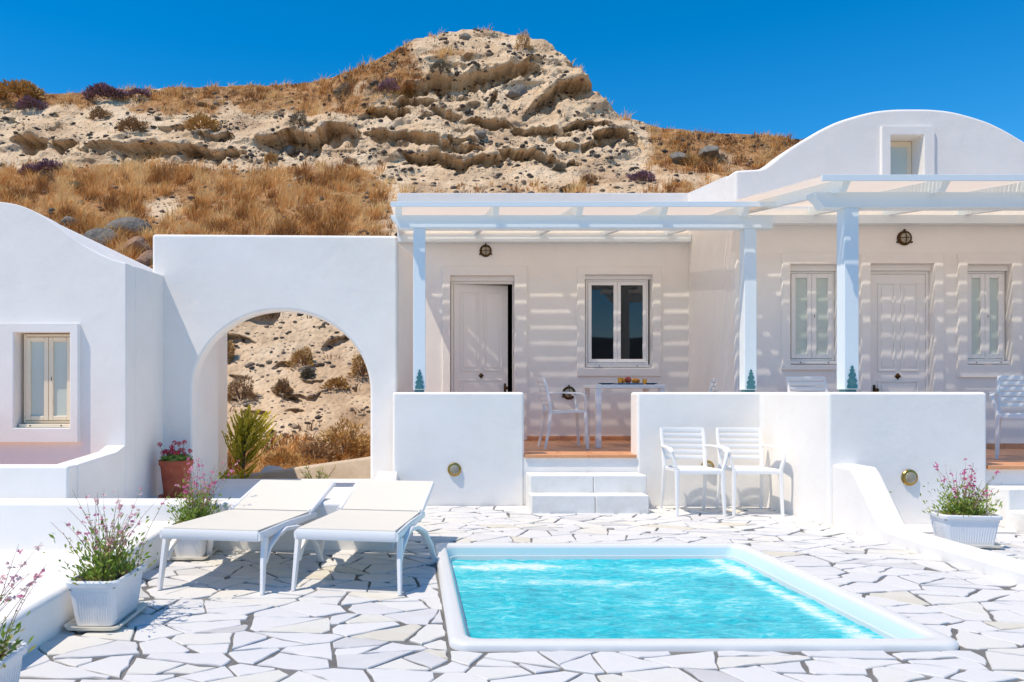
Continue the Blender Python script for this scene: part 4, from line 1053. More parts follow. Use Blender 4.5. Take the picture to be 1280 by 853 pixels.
# ------------------------------------------------------------------ pergolas
def pergola(name, label, X0, X1, Yf, Yb_, zf, zb, posts, yp, beamx, rafters, pw_=.13, pitch=.05, slat=.0408, s0=0):
    t = empty(name, (X0, yp, EYE), 0, label, 'pergola')
    bt = AZ(270 if name == 'pergola' else 0, yp)
    slope = (zb-zf)/(Yb_-Yf)
    def zr(Y): return zf+slope*(Y-Yf)           # underside of slats
    for px in posts:
        zt_ = zr(yp)-.11-.14
        MB().box(px-pw_/2, px+pw_/2, yp-pw_/2, yp+pw_/2, EYE-.003+.025, zt_).build('post', M['pergola_paint'], t, bevel=.006)
        # ornamental foot plate: stepped and pointed silhouette fixed to the post
        pr_ = [(0, .21), (.012, .195), (.008, .18), (.022, .168), (.012, .15), (.028, .135), (.034, .118), (.018, .10), (.036, .085), (.046, .065), (.03, .05), (.045, .03), (.045, 0)]
        out = [(px-a, EYE+.03+b) for a, b in pr_]+[(px+a, EYE+.03+b) for a, b in pr_[::-1][:-1]]
        prism('foot_plate', out, [], yp-pw_/2-.012, yp-pw_/2-.001, M['teal'], t, bevel=0)
        MB().box(px-.05, px+.05, yp-.05, yp+.05, EYE-.006, EYE+.026).build('foot', M['teal'], t)
    zb0 = zr(yp)-.11
    # front beam with shaped tail
    prism('beam', [(beamx[0]+.10, zb0-.14), (beamx[1], zb0-.14), (beamx[1], zb0), (beamx[0], zb0), (beamx[0]+.02, zb0-.04), (beamx[0]+.07, zb0-.09)], [], yp-.075, yp+.055, M['pergola_paint'], t, bevel=.004)
    prism('wall_beam', rect(rafters[0]-.05, X1-.02, zr(Yb_-.09)-.11-.10, zr(Yb_-.09)-.11), [], Yb_-.125, Yb_-.004, M['pergola_paint'], t, bevel=.004)
    for rx in rafters:
        y0, y1 = Yf+.02, Yb_-.005
        V = []
        for dx in (-.032, .032):
            V += [(rx+dx, y0, zr(y0)-.03), (rx+dx, y0+.07, zr(y0)-.108), (rx+dx, y1, zr(y1)-.108), (rx+dx, y1, zr(y1)-.001), (rx+dx, y0, zr(y0)-.001)]
        MB().add(V, [(0,1,2,3,4), (9,8,7,6,5)]+[(i, (i+1) % 5, 5+(i+1) % 5, 5+i) for i in range(5)]).build('rafter', M['pergola_paint'], t, bevel=.003)
    k = 0; y = Yf
    me = MB().box(0, X1-X0, 0, slat, 0, .012).mesh('slat'); me.materials.append(M['slat'])
    rr = random.Random(2)
    while y < Yb_-slat-.004:
        o = bpy.data.objects.new('slat', me); C.objects.link(o); o.parent = t
        o.location = (rr.uniform(-.004, .004), y-yp+rr.uniform(-.0015, .0015), zr(y)-EYE+.001+rr.uniform(-.0004, .0004)); o.rotation_euler = (math.atan(slope), 0, rr.uniform(-.0006, .0006)); y += pitch
    MB().box(X0-.005, X1, Yf-.02, Yf-.002, zf-.035, zf+.02).build('fascia', M['pergola_paint'], t, bevel=.003)
    return t
zf1 = AZ(255, 7.88)
pergola('pergola', 'white wooden pergola over the middle terrace on two posts', AX(489, 7.9), 3.86, 7.88, YB-.003, zf1, zf1+.30, [.105, AX(935, 8.1)], 8.1,
        (AX(488, 8.03), AX(966, 8.03)), [AX(498, 7.95)]+[AX(x_, 7.95) for x_ in (620, 724.5, 830)]+[AX(932, 7.95)])
zf2 = AZ(222, 6.62)
pergola('pergola', 'white wooden pergola over the right terrace, nearer and higher than its neighbour', AX(1027, 6.62), 8.3, 6.62, YG-.003, zf2, zf2+.30, [AX(1059.5, 6.90), 6.9], 6.90,
        (AX(1018, 6.8), 8.2), [AX(1056, 6.68)+.88*i for i in range(5)])

# ------------------------------------------------------------------ wall lamps
def bulkhead(x, y, Y, rpx, m, label, cage=True):
    X, Z = at(x, y, Y); s = F/Y; r = rpx/s
    t = empty('wall_lamp', (X, Y, Z), 0, label, 'wall lamp', 'round wall lamps')
    MB().lathe([(r*.55, .001), (r*.95, .001), (r, .006), (r, .014), (r*.92, .022), (r*.70, .026)], 28, (0, 0, 0), 'y').build('body', m, t, smooth=True, offset=False)
    MB().lathe([(r*.68, .024), (r*.66, .030), (r*.5, .038), (r*.25, .043), (r*.02, .044)], 24, (0, 0, 0), 'y').build('glass_dome', M['lampglass'], t, smooth=True, offset=False)
    if cage:
        mb = MB()
        for a in (0, PI/2):
            mb.sweep([(math.cos(a)*r*.85*c, -.024-.026*(1-c*c), math.sin(a)*r*.85*c) for c in [-1+.25*i for i in range(9)]], .0045, .0045, 6, up=(0, 1, 0), power=1)
        mb.build('cage', m, t, smooth=True, offset=False)
        for a in (R(90), R(210), R(330)):
            MB().lathe([(.005, .0), (.011, .0), (.011, .02), (.005, .026)], 8, (math.cos(a)*r*1.1, 0, math.sin(a)*r*1.1), 'y').build('lug', m, t, offset=False)
    return t
bulkhead(568, 587, YP, 8.6, M['brass'], 'brass wall lamp on the parapet left of the steps', False)
bulkhead(884, 584, YP, 8.3, M['brass'], 'brass wall lamp behind the left deck chair', False)
bulkhead(1136, 597, YR, 10.2, M['brass'], 'brass wall lamp on the large parapet beside the pink flowers', False)
bulkhead(607, 314, YB, 7.6, M['bronze'], 'dark bronze lamp above the half open door')
bulkhead(1130, 298, YG, 9.2, M['bronze'], 'dark bronze lamp above the closed door of the right house')
bulkhead(711, 491.5, YB, 8.4, M['bronze'], 'dark bronze lamp low on the wall behind the terrace chair')

# ------------------------------------------------------------------ chairs
def make_chair():
    t = empty('garden_chair', (0, 0, 0))
    P_ = M['plastic']
    # faces -Y; seat top 0.45
    seat = MB()
    V = []; nx_, ny_ = 7, 7
    for lay in (0, -.028):
        for j in range(ny_):
            for i in range(nx_):
                u = -1+2*i/(nx_-1); v = j/(ny_-1)
                x = u*(.225-.02*v); y = -.215+.42*v
                z = .455-.012*(1-u*u)*math.sin(PI*min(v+.1, 1))-.012*v+(-.016 if j == 0 else 0)
                V.append((x, y, z+lay))
    Fc = []; K = nx_*ny_
    for j in range(ny_-1):
        for i in range(nx_-1):
            a = j*nx_+i; Fc.append((a, a+1, a+nx_+1, a+nx_)); Fc.append((K+a, K+a+nx_, K+a+nx_+1, K+a+1))
    per = [i for i in range(nx_)]+[j*nx_+nx_-1 for j in range(1, ny_)]+[K-1-i for i in range(1, nx_)]+[j*nx_ for j in range(ny_-2, 0, -1)]
    for i in range(len(per)): a, b = per[i], per[(i+1) % len(per)]; Fc.append((a, K+a, K+b, b))
    seat.add(V, Fc); seat.build('seat', P_, t, smooth=True, offset=False)
    for s in (-1, 1):
        MB().sweep([(s*.232, -.225, 0), (s*.226, -.21, .22), (s*.222, -.20, .44)], [.013, .017, .02], [.014, .018, .022], 8, up=(0, 1, 0)).build('leg', P_, t, smooth=True, offset=False)
        MB().sweep([(s*.222, .27, 0), (s*.215, .225, .22), (s*.21, .205, .45)], [.013, .016, .02], [.014, .018, .022], 8, up=(0, 1, 0)).build('leg', P_, t, smooth=True, offset=False)
        MB().sweep([(s*.21, .205, .44), (s*.215, .225, .60), (s*.218, .265, .76), (s*.214, .285, .835)], [.018, .016, .015, .013], [.02, .018, .015, .012], 8, up=(0, 1, 0)).build('back_post', P_, t, smooth=True, offset=False)
        MB().sweep([(s*.222, -.20, .43), (s*.25, -.20, .53), (s*.268, -.185, .62), (s*.27, -.14, .652), (s*.268, 0, .66), (s*.25, .14, .662), (s*.22, .232, .655)],
                   [.016, .016, .018, .024, .025, .022, .014], [.016, .014, .013, .011, .010, .010, .010], 8).build('armrest', P_, t, smooth=True, offset=False)
    for k in range(6):
        z = .535+.056*k; yb = .212+(z-.45)*.19
        h = .0215 if k < 5 else .026
        pts = [(-.205+.41*i/8, yb+.022*(1-(2*i/8-1)**2), z) for i in range(9)]
        MB().sweep(pts, .007, h, 8, power=.6).build('slat', P_, t, smooth=True, offset=False)
    MB().sweep([(-.2, -.2, .432), (.2, -.2, .432)], .012, .018, 8).build('seat_rail', P_, t, smooth=True, offset=False)
    MB().sweep([(-.2, .2, .432), (.2, .2, .432)], .012, .018, 8).build('seat_rail', P_, t, smooth=True, offset=False)
    return t
ch0 = make_chair(); first = True
CH = [(2.83, 7.54, 0, 0, 'white slatted armchair on the deck nearer the steps, lamp behind it'),
      (3.40, 7.54, 0, R(-3), 'white slatted armchair on the deck in the wall corner'),
      (1.86, 9.05, TER, R(90), 'white armchair on the middle terrace drawn up at the left of the fruit table'),
      (3.60, 9.25, TER, R(-78), 'white armchair mostly hidden by the parapet, right of the fruit table'),
      (AX(1008, 8.35), 8.05, TER, R(4), 'white armchair whose back top shows between the right pergola posts'),
      (6.18, 7.55, TER, R(-38), 'white armchair cut by the right picture edge')]
for X, Y, Z, a, l in CH:
    o = ch0 if first else copy_tree(ch0); first = False
    o.location = (X, Y, Z); o.rotation_euler = (0, 0, a); tag(o, l, 'chair', 'white plastic garden chairs')

# ------------------------------------------------------------------ table with breakfast
tb = empty('terrace_table', (2.62, 9.25, TER), 0, 'square white table with fruit on the middle terrace', 'table')
MB().box(-.415, .415, -.33, .33, .71, .755).build('tabletop', M['plastic'], tb, bevel=.008, offset=False)
for sx_ in (-1, 1):
    for sy_ in (-1, 1): MB().box(sx_*.375-.032, sx_*.375+.032, sy_*.29-.032, sy_*.29+.032, 0, .709).build('leg', M['plastic'], tb, bevel=.006, offset=False)
zt_ = TER+.7565
navy = mat('navy_ceramic', (.03, .09, .17), .25, .5); 
def plate(X, Y, r, label): 
    o = MB().lathe([(r*.55, 0), (r*.6, .004), (r*.95, .014), (r, .018), (r*.96, .020), (r*.6, .010), (r*.1, .008)], 24, (X, Y, zt_)).build('plate', navy, smooth=True); tag(o, label, 'plate', 'blue plates on the table')
plate(2.38, 9.1, .105, 'blue plate at the left side of the fruit table')
plate(2.90, 9.1, .10, 'blue plate at the right side of the fruit table')
tr = MB().box(2.50, 2.80, 9.02, 9.28, zt_, zt_+.018).build('serving_tray', navy, bevel=.006); tag(tr, 'dark blue tray under the fruit', 'tray')
orange = mat('orange_peel', (.75, .27, .03), .5, .4, bump=(90, .3, .002)); apple = mat('red_apple_skin', (.50, .03, .03), .3, .5, var=(8, (.6, .2, .05), .7))
def fruit(X, Y, r, m, name, label, z=.018):
    t = empty(name, (X, Y, zt_+z), 0, label, 'fruit', 'fruit on the blue tray')
    MB().lathe([(r*.2, r*.06), (r*.6, r*.12), (r*.92, r*.5), (r, r*.95), (r*.9, r*1.4), (r*.55, r*1.72), (r*.18, r*1.78), (r*.05, r*1.66)], 16).build('flesh', m, t, smooth=True, offset=False)
    MB().sweep([(0, 0, r*1.6), (.004, 0, r*1.95)], .002, .002, 5).build('stalk', M['twig'], t, offset=False)
fruit(2.575, 9.10, .034, orange, 'orange_fruit', 'orange at the left end of the fruit tray')
fruit(2.645, 9.12, .042, apple, 'apple', 'large red apple in the middle of the fruit tray')
fruit(2.715, 9.09, .033, orange, 'orange_fruit', 'orange just right of the red apple')
fruit(2.765, 9.14, .030, orange, 'orange_fruit', 'orange at the back right of the fruit tray')
juice = mat('orange_juice', (.80, .35, .04), .15, .5)
for X, l in ((2.53, 'left glass of orange juice beside the fruit'), (2.83, 'right glass of orange juice beside the fruit')):
    o = MB().lathe([(.020, 0), (.024, .01), (.028, .065), (.026, .066), (.024, .058), (.003, .057)], 16, (X, 9.06, zt_+(.0185 if X < 2.8 else 0))).build('juice_glass', juice, smooth=True); tag(o, l, 'glass', 'juice glasses')

# ------------------------------------------------------------------ sun loungers
def make_lounger():
    t = empty('sun_lounger', (0, 0, 0)); W = .305; L1 = 1.06; L2 = .66; zf_, zh = .375, .322; ba = R(12)
    ztop = zh+L2*math.sin(ba); ytop = L1+L2*math.cos(ba)
    Lm = M['lounger']
    fr = MB()
    for s in (-1, 1): fr.sweep([(s*W, 0.0, zf_-.03), (s*W, .5, zf_-.045), (s*W, L1+.11, zh-.03)], [.017]*3, [.026, .026, .022], 8)
    fr.sweep([(-W, .012, zf_-.028), (W, .012, zf_-.028)], .016, .032, 8)
    fr.build('frame', Lm, t, smooth=True, offset=False)
    bf = MB()
    for s in (-1, 1): bf.sweep([(s*W, L1-.03, zh), (s*W, ytop, ztop)], .018, .020, 8)
    bf.sweep([(-W, ytop, ztop), (W, ytop, ztop)], .02, .02, 8); bf.sweep([(-W, L1+.3, zh+.3*math.sin(ba)-.05), (W, L1+.3, zh+.3*math.sin(ba)-.05)], .012, .012, 8)
    bf.build('backrest_frame', Lm, t, smooth=True, offset=False)
    def sheet(pa, pb, n=10, sag=.012):
        V = []; Fc = []
        for lay in (0, -.006):
            for j in range(n+1):
                v = j/n; y = pa[0]*(1-v)+pb[0]*v; z = pa[1]*(1-v)+pb[1]*v
                for i in range(9):
                    u = -1+2*i/8; V.append((u*(W-.004), y, z-sag*(1-u*u)*math.sin(PI*v)**.5+lay+.021))
        K = (n+1)*9
        for j in range(n):
            for i in range(8): a = j*9+i; Fc += [(a, a+1, a+10, a+9), (K+a, K+a+9, K+a+10, K+a+1)]
        per = list(range(9))+[j*9+8 for j in range(1, n+1)]+[n*9+i for i in range(7, -1, -1)]+[j*9 for j in range(n-1, 0, -1)]
        for i in range(len(per)): a, b = per[i], per[(i+1) % len(per)]; Fc.append((a, K+a, K+b, b))
        return MB().add(V, Fc)
    sheet((.005, zf_-.012), (L1-.015, zh-.008)).build('seat_sling', M['sling'], t, smooth=True, offset=False)
    sheet((L1, zh-.004), (ytop-.01, ztop)).build('backrest_sling', M['sling'], t, smooth=True, offset=False)
    for s in (-1, 1):
        x = s*(W+.012)
        MB().sweep([(x+s*.012, .015, 0), (x+s*.004, .05, .18), (x, .09, zf_-.05)], [.012, .015, .018], [.020, .026, .036], 8, up=(0, 1, 0)).build('leg', Lm, t, smooth=True, offset=False)
        MB().sweep([(x+s*.11, .93, 0), (x+s*.08, .90, .12), (x+s*.04, .82, .23), (x+s*.01, .66, zf_-.085), (x, .45, zf_-.06), (x, .30, zf_-.075), (x, .16, zf_-.12), (x, .09, zf_-.2)], [.016]*8, [.018, .022, .026, .026, .024, .022, .018, .012], 8, up=(1, 0, 0)).build('arched_leg', Lm, t, smooth=True, offset=False)
        MB().sweep([(s*(W-.03), L1+.3, zh+.3*math.sin(ba)-.05), (s*(W-.03), L1+.16, zh-.05)], .01, .014, 6).build('backrest_stay', Lm, t, offset=False)
        MB().lathe([(.012, 0), (.014, .004), (.006, .008)], 10, (s*W, L1-.01, zh+.017)).build('hinge_bolt', M['brass'], t, offset=False)
    MB().sweep([(-W, .10, .15), (W, .10, .15)], .010, .016, 6).build('cross_bar', Lm, t, offset=False) if False else None
    return t
lg = make_lounger()
lg.location = (-1.205, 4.53, 0); lg.rotation_euler = (0, 0, R(-9.5)); tag(lg, 'white sun lounger with cream sling, nearer the flower planters', 'sun lounger', 'sun loungers by the pool')
l2 = copy_tree(lg); l2.location = (-.385, 4.515, 0); l2.rotation_euler = (0, 0, R(-9)); tag(l2, 'white sun lounger with cream sling, nearer the pool', 'sun lounger', 'sun loungers by the pool')

# ------------------------------------------------------------------ planters and plants
def make_trough():
    t = empty('planter', (0, 0, 0)); hx, hy, H = .135, .215, .235; kx, ky = .098, .17
    P_ = M['planter']
    mb = MB(); n = 28
    rings = [(kx, ky, .03, .02), (kx+.002, ky+.002, .035, .0), (hx-.012, hy-.012, .04, H-.035), (hx, hy, .045, H-.03), (hx+.003, hy+.003, .045, H-.008), (hx-.002, hy-.002, .045, H), (hx-.016, hy-.016, .04, H), (hx-.02, hy-.02, .035, H-.06)]
    rings = rings[1:]
    V, Fc = [], []
    for a, b, r, z in rings: V += [(p[0], p[1], z+.022) for p in rrect(-a, a, -b, b, r)]
    for k in range(len(rings)-1):
        for i in range(n): j = (i+1) % n; Fc.append((k*n+i, k*n+j, k*n+n+j, k*n+n+i))
    Fc.append(tuple(range(n)))
    MB().add(V, Fc).build('trough', P_, t, smooth=True, offset=False)
    for (x0, x1, y0, y1) in ((-.09, .09, None, -1), (-.09, .09, None, 1)):
        rb = MB()
        for i in range(12):
            u = -.082+.164*i/11; s = y1
            rb.sweep([(u*.85, s*(ky+.004), .045), (u, s*(hy-.018), .20)], .0035, .0045, 6)
        rb.build('ribbing', P_, t, smooth=True, offset=False)
    for s in (-1, 1):
        rb = MB()
        for i in range(18):
            u = -.16+.32*i/17
            rb.sweep([(s*(kx+.004), u*.9, .045), (s*(hx-.018), u*1.05, .20)], .0045, .0035, 6)
        rb.build('ribbing', P_, t, smooth=True, offset=False)
    V, Fc = [], []
    sr = [(.105, .18, .03, 0), (.135, .215, .04, .012), (.145, .225, .045, .032), (.140, .220, .042, .033), (.128, .208, .04, .016), (.10, .18, .03, .012)]
    for a, b, r, z in sr: V += [(p[0], p[1], z) for p in rrect(-a, a, -b, b, r)]
    for k in range(len(sr)-1):
        for i in range(n): j = (i+1) % n; Fc.append((k*n+i, k*n+j, k*n+n+j, k*n+n+i))
    Fc += [tuple(range(n)), tuple((len(sr)-1)*n+i for i in range(n))]
    MB().add(V, Fc).build('saucer', M['saucer'], t, smooth=True, offset=False)
    V = []; Fc = []; K = 8; r_ = random.Random(4)
    for j in range(13):
        for i in range(K+1): V.append((-.118+.236*i/K, -.197+.394*j/12, .212+r_.uniform(-.008, .012)))
    for j in range(12):
        for i in range(K): a = j*(K+1)+i; Fc.append((a, a+1, a+K+2, a+K+1))
    MB().add(V, Fc).build('soil', M['soil'], t, smooth=True, offset=False)
    return t
TROUGH_SOIL = .222
def tri_strip(co_list, tones): pass
def gaura(loc, rz, seed, label, hgt=.42, n_stem=60, n_leaf=900, lean=(0.05, 0), pinkness=.7, spread=(.10, .17), rad=1.0, low=.55):
    r = random.Random(seed); t = empty('flowering_plant', loc, rz, label, 'plant', 'flowering plants in white troughs')
    LV, LF, LT = [], [], []; SV = MB(); ST = []; FV, FF, FT = [], [], []
    def leaf(p, d, L, w_, tone, V, Fc, T):
        d = d.normalized(); s = d.cross(Vector((r.gauss(0, 1), r.gauss(0, 1), r.gauss(0, 1)))).normalized()*w_
        n0 = len(V); m_ = p+d*L*.5
        V += [tuple(p), tuple(m_+s), tuple(p+d*L+Vector((0, 0, -L*.12))), tuple(m_-s)]; Fc.append((n0, n0+1, n0+2, n0+3)); T += [tone]*4
    # bushy base
    for i in range(n_leaf):
        bx, by = r.gauss(0, spread[0]*.55), r.gauss(0, spread[1]*.55)
        h = abs(r.gauss(0, 1))*hgt*.22*low/.55
        out = Vector((bx*2.2, by*2.2, .35+r.random()*.6))
        p = Vector((bx*(1+h*2.5), by*(1+h*2.0), h))
        leaf(p, out+Vector((r.gauss(0, .35), r.gauss(0, .35), 0)), r.uniform(.025, .055), r.uniform(.004, .008), min(1, max(0, r.gauss(.5, .2)+(.3 if h < .03 else 0)+(-.1))), LV, LF, LT)
    for i in range(n_stem):
        bx, by = r.gauss(0, spread[0]*.4), r.gauss(0, spread[1]*.4); a = r.uniform(0, 2*PI)
        H = hgt*r.uniform(.45, 1.12); o_ = H*r.uniform(.1, .75)*rad
        dx, dy = math.cos(a)*o_*.8+lean[0]*H, math.sin(a)*o_+lean[1]*H
        cv = [Vector((bx+dx*u**1.4, by+dy*u**1.4, H*(u-.16*u*u*abs(o_/H))))+Vector((r.gauss(0, .004), r.gauss(0, .004), 0)) for u in (0, .25, .5, .75, 1)]
        nb = len(SV.v)
        SV.sweep(cv, [.0018, .0016, .0014, .0011, .0007], [.0018, .0016, .0014, .0011, .0007], 4, power=1, caps=False)
        tn = r.random(); ST += [tn]*(len(SV.v)-nb)
        for k in range(int(3+H*18)):                      # stem leaves
            u = r.uniform(0, .75); q0 = cv[int(u*4)].lerp(cv[int(u*4)+1], u*4-int(u*4))
            leaf(q0, Vector((r.gauss(0, 1), r.gauss(0, 1), .7)), r.uniform(.015, .035)*(1-.5*u), r.uniform(.002, .004), min(1, max(0, r.gauss(.5+.3*u, .2))), LV, LF, LT)
        nf = r.choice((2, 3, 4, 5, 7))
        for k in range(nf):
            u = 1-(r.random()**1.6)*.45; uu = min(u*4, 3.999); q0 = cv[int(uu)].lerp(cv[int(uu)+1], uu-int(uu))
            q0 = q0+Vector((r.gauss(0, .006), r.gauss(0, .006), r.gauss(0, .004)))
            if r.random() < .5:                             # open flower
                tn = min(1, max(0, r.gauss(1-pinkness, .2)))
                for m_ in range(5):
                    leaf(q0, Vector((r.gauss(0, 1), r.gauss(0, 1), r.gauss(.4, .6))), r.uniform(.012, .022), r.uniform(.005, .009), tn, FV, FF, FT)
            else:
                leaf(q0, Vector((r.gauss(0, .6), r.gauss(0, .6), 1)), r.uniform(.006, .013), .002, min(1, max(0, r.gauss(.45, .25))), FV, FF, FT)
    for nm, V, Fc, T, m_ in (('foliage', LV, LF, LT, 'leaf'), ('flowers', FV, FF, FT, 'pink')):
        me = bpy.data.meshes.new(nm); me.from_pydata(V, [], Fc); me.update(); tone_attr(me, T); link(nm, me, M[m_], t, offset=False)['kind'] = 'stuff'
    me = bpy.data.meshes.new('stems'); me.from_pydata(SV.v, [], SV.f); me.update(); tone_attr(me, ST); link('stems', me, M['stem'], t, offset=False)
    return t
tr0 = make_trough()
TR = [(-1.60, 3.99, 0, R(-1), 'white ribbed plastic trough with saucer, middle one of three along the left kerb'),
      (-1.575, 2.66, 0, R(1), 'white ribbed plastic trough cut off in the lower left picture corner'),
      (-1.59, 5.58, 0, R(0), 'white plastic trough partly behind the left sun lounger'),
      (4.36, 5.92, 0, R(82), 'white plastic trough standing in the right courtyard behind the kerb')]
for i, (X, Y, Z, a, l) in enumerate(TR):
    o = tr0 if i == 0 else copy_tree(tr0)
    o.location = (X, Y, Z); o.rotation_euler = (0, 0, a); tag(o, l, 'planter', 'white troughs with flowers')
gaura((-1.60, 3.99, TROUGH_SOIL), 0, 1, 'wispy plant with pale pink flowers in the middle trough by the left kerb', .46, 46, 1150, (.06, -.05), .34)
gaura((-1.575, 2.66, TROUGH_SOIL), 0, 2, 'wispy stems with faded pink flowers leaning in at the lower left corner', .42, 48, 700, (.12, -.02), .3, low=.35)
gaura((-1.59, 5.58, TROUGH_SOIL), 0, 3, 'green plant with bright pink flowers beside the left lounger', .50, 46, 1150, (.10, 0), .7)
gaura((4.36, 5.92, TROUGH_SOIL), 0, 4, 'pink flowering plant in the right courtyard trough', .42, 42, 1150, (.14, 0), .95, spread=(.15, .09), rad=1.0)
# geranium
pt = empty('terracotta_pot', (AX(220, 7.95), 7.95, .101), 0, 'terracotta pot in front of the arch wall left of the arch', 'pot')
MB().lathe([(.10, 0), (.175, 0), (.178, .02), (.165, .022), (.12, .018)], 28).build('saucer', M['terracotta'], pt, smooth=True, offset=False)
MB().lathe([(.09, .018), (.125, .02), (.160, .33), (.175, .335), (.178, .39), (.160, .392), (.155, .36), (.02, .355)], 28).build('body', M['terracotta'], pt, smooth=True, offset=False)
ge = empty('geranium', (AX(220, 7.95), 7.95, .455), 0, 'red geranium in the terracotta pot', 'plant')
r = random.Random(9); V, Fc, T = [], [], []; FV, FF, FT = [], [], []; SM = MB(); SVt = []
for i in range(420):
    a = r.uniform(0, 2*PI); rr = .17*math.sqrt(r.random()); z = .02+.11*r.random()*(1-rr*3)
    p = Vector((math.cos(a)*rr, math.sin(a)*rr, z)); nrm = Vector((math.cos(a)*.6, math.sin(a)*.6, r.uniform(.2, 1.2))).normalized()
    s1 = nrm.orthogonal().normalized(); s2 = nrm.cross(s1); L = r.uniform(.010, .022); n0 = len(V)
    V += [tuple(p+(s1*math.cos(k*PI/3)+s2*math.sin(k*PI/3))*L*r.uniform(.8, 1.1)) for k in range(6)]; Fc.append(tuple(n0+k for k in range(6))); T += [min(1, max(0, r.gauss(.3, .2)))]*6
for i in range(17):
    a = r.uniform(0, 2*PI); rr = .03+.15*r.random(); c = Vector((math.cos(a)*rr, math.sin(a)*rr*.8, .09+.14*r.random()))
    nb = len(SM.v); SM.sweep([(c.x*.4, c.y*.4, 0), (c.x*.8, c.y*.8, c.z*.6), tuple(c)], .002, .002, 5); SVt += [0.1]*(len(SM.v)-nb)
    for k in range(60):
        d = Vector((r.gauss(0, 1), r.gauss(0, 1), r.gauss(.3, 1))).normalized(); p = c+d*.022; s1 = d.orthogonal().normalized(); s2 = d.cross(s1); n0 = len(FV)
        th = r.uniform(0, PI); s1, s2 = s1*math.cos(th)+s2*math.sin(th), s2*math.cos(th)-s1*math.sin(th)
        FV += [tuple(p-s1*.007), tuple(p+s2*.006+d*.003), tuple(p+s1*.007+d*.004), tuple(p-s2*.006)]; FF.append((n0, n0+1, n0+2, n0+3)); FT += [r.random()]*4
for nm, V_, F_, T_, m_ in (('leaves', V, Fc, T, 'leaf'), ('blossoms', FV, FF, FT, 'red'), ('stems', SM.v, SM.f, SVt, 'stem')):
    me = bpy.data.meshes.new(nm); me.from_pydata(V_, [], F_); me.update(); tone_attr(me, T_); link(nm, me, M[m_], ge, offset=False)['kind'] = 'stuff'
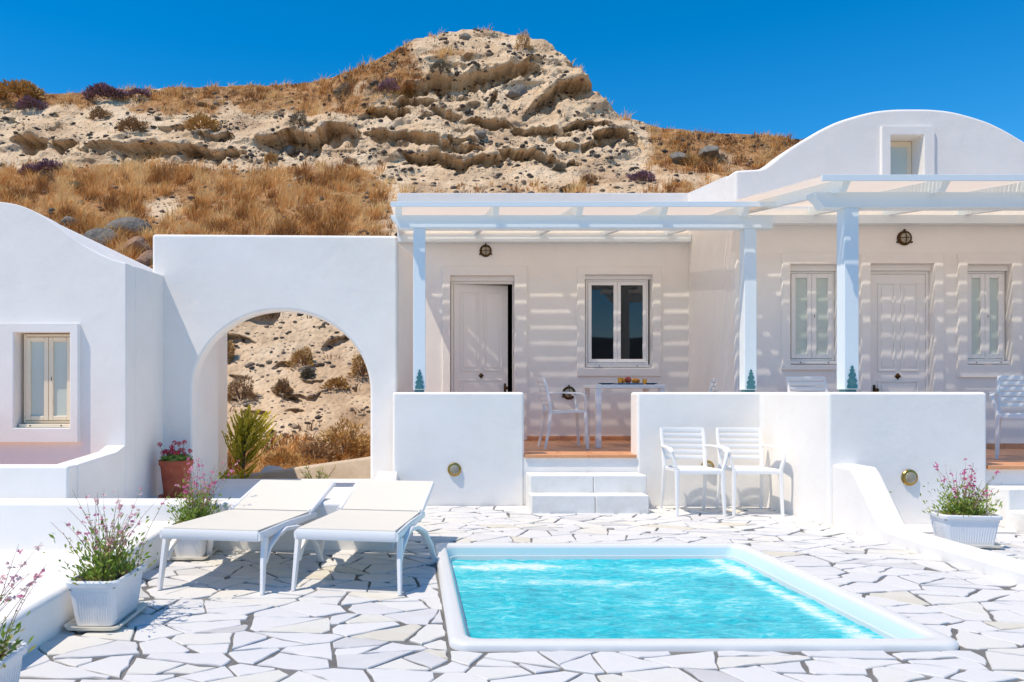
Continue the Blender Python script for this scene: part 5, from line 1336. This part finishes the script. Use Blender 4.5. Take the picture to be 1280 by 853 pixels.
# young conifer beyond the arch
cf = empty('young_conifer', (AX(303, 10.2), 10.2, -.25), 0, 'yellow green young conifer seen through the arch', 'tree')
r = random.Random(12); TM = MB(); TM.sweep([(0, 0, -.02), (.01, 0, .3), (.03, 0, .65), (.06, 0, 1.0)], [.016, .014, .011, .006], [.016, .014, .011, .006], 7, power=1)
V, Fc, T = [], [], []
for i in range(58):
    u = (i+r.random())/58; low = i < 7
    h = .10+.04*i if low else .30+.55*u
    a = i*2.4+r.uniform(-.4, .4); L = .20 if low else (.50-.22*u)*r.uniform(.75, 1.05)
    b0 = Vector((.06*u, 0, h)); out = Vector((math.cos(a), math.sin(a)*.8, 0))
    cv = [b0+out*L*(q_*.75)+Vector((.10*q_*q_*L*2, 0, L*(.35*q_+.45*q_*q_))) for q_ in (0, .33, .66, 1)]
    TM.sweep(cv, [.005, .004, .002, .001], [.005, .004, .002, .001], 4, power=1, caps=False)
    side = out.cross(Vector((0, 0, 1))).normalized()
    for k in range(46):
        q_ = .12+.88*k/45; uu = min(q_*3, 2.999); p = cv[int(uu)].lerp(cv[int(uu)+1], uu-int(uu)); ax = (cv[min(int(uu)+1, 3)]-cv[int(uu)]).normalized()
        for sg in (-1, 1):
            d = (ax*1.0+side*sg*r.uniform(.4, .9)+Vector((r.gauss(0, .15), r.gauss(0, .15), r.uniform(0, .5)))).normalized()
            sv = d.cross(Vector((r.gauss(0, 1), r.gauss(0, 1), r.gauss(0, 1)))).normalized()*.007
            Ln = r.uniform(.045, .075)*(1.15-.6*q_); n0 = len(V); V += [tuple(p), tuple(p+d*Ln*.5+sv), tuple(p+d*Ln), tuple(p+d*Ln*.5-sv)]; Fc.append((n0, n0+1, n0+2, n0+3)); T += [min(1, max(0, r.gauss(.42+.45*q_, .17)))]*4
TM.build('trunk', M['twig'], cf, smooth=True, offset=False)
me = bpy.data.meshes.new('crown'); me.from_pydata(V, [], Fc); me.update(); tone_attr(me, T); link('crown', me, M['conifer'], cf, offset=False)
# bare twiggy plant between the loungers, beyond the arch
cf.scale = (1.22, 1.22, 1.17)
bt_ = empty('twiggy_plant', (AX(396, 10.1), 10.1, -.25), 0, 'small bare twiggy plant before the path wall', 'plant')
r = random.Random(3); TM = MB(); V, Fc, T = [], [], []
for i in range(16):
    a = r.uniform(0, 2*PI); L = r.uniform(.2, .42); cv = [Vector((0, 0, 0)), Vector((math.cos(a)*.07, math.sin(a)*.05, L*.5)), Vector((math.cos(a)*.20, math.sin(a)*.12, L))]
    TM.sweep(cv, [.006, .004, .002], [.006, .004, .002], 5, power=1)
    for k in range(10):
        p = cv[1].lerp(cv[2], r.random()); d = Vector((r.gauss(0, 1), r.gauss(0, 1), .8)).normalized(); s = d.orthogonal().normalized()*.006; n0 = len(V)
        V += [tuple(p), tuple(p+d*.02+s), tuple(p+d*.045), tuple(p+d*.02-s)]; Fc.append((n0, n0+1, n0+2, n0+3)); T += [r.random()]*4
TM.build('twigs', M['twig'], bt_, smooth=True, offset=False)
me = bpy.data.meshes.new('leaves'); me.from_pydata(V, [], Fc); me.update(); tone_attr(me, T); link('leaves', me, M['leaf'], bt_, offset=False)
bt_.scale = (1.25, 1.25, 1.25)
# small shrubs left of the conifer
for (x_, Y_, w_, h_, k_, l_) in ((284, 10.0, 26, 36, 'conifer', 'low yellow green shrub at the foot of the young conifer'),):
    t = empty('small_shrub', (AX(x_, Y_), Y_, -.25), 0, l_, 'shrub'); s = F/Y_
    link('foliage', shrub_mesh('foliage', w_/2/s, h_/s, int(x_), 900, .5), M[k_], t, offset=False)
    TM = MB()
    for i in range(5): a = i*1.26; TM.sweep([(0, 0, 0), (math.cos(a)*.05, math.sin(a)*.05, h_/s*.7)], .004, .004, 5)
    TM.build('stems', M['twig'], t, offset=False)
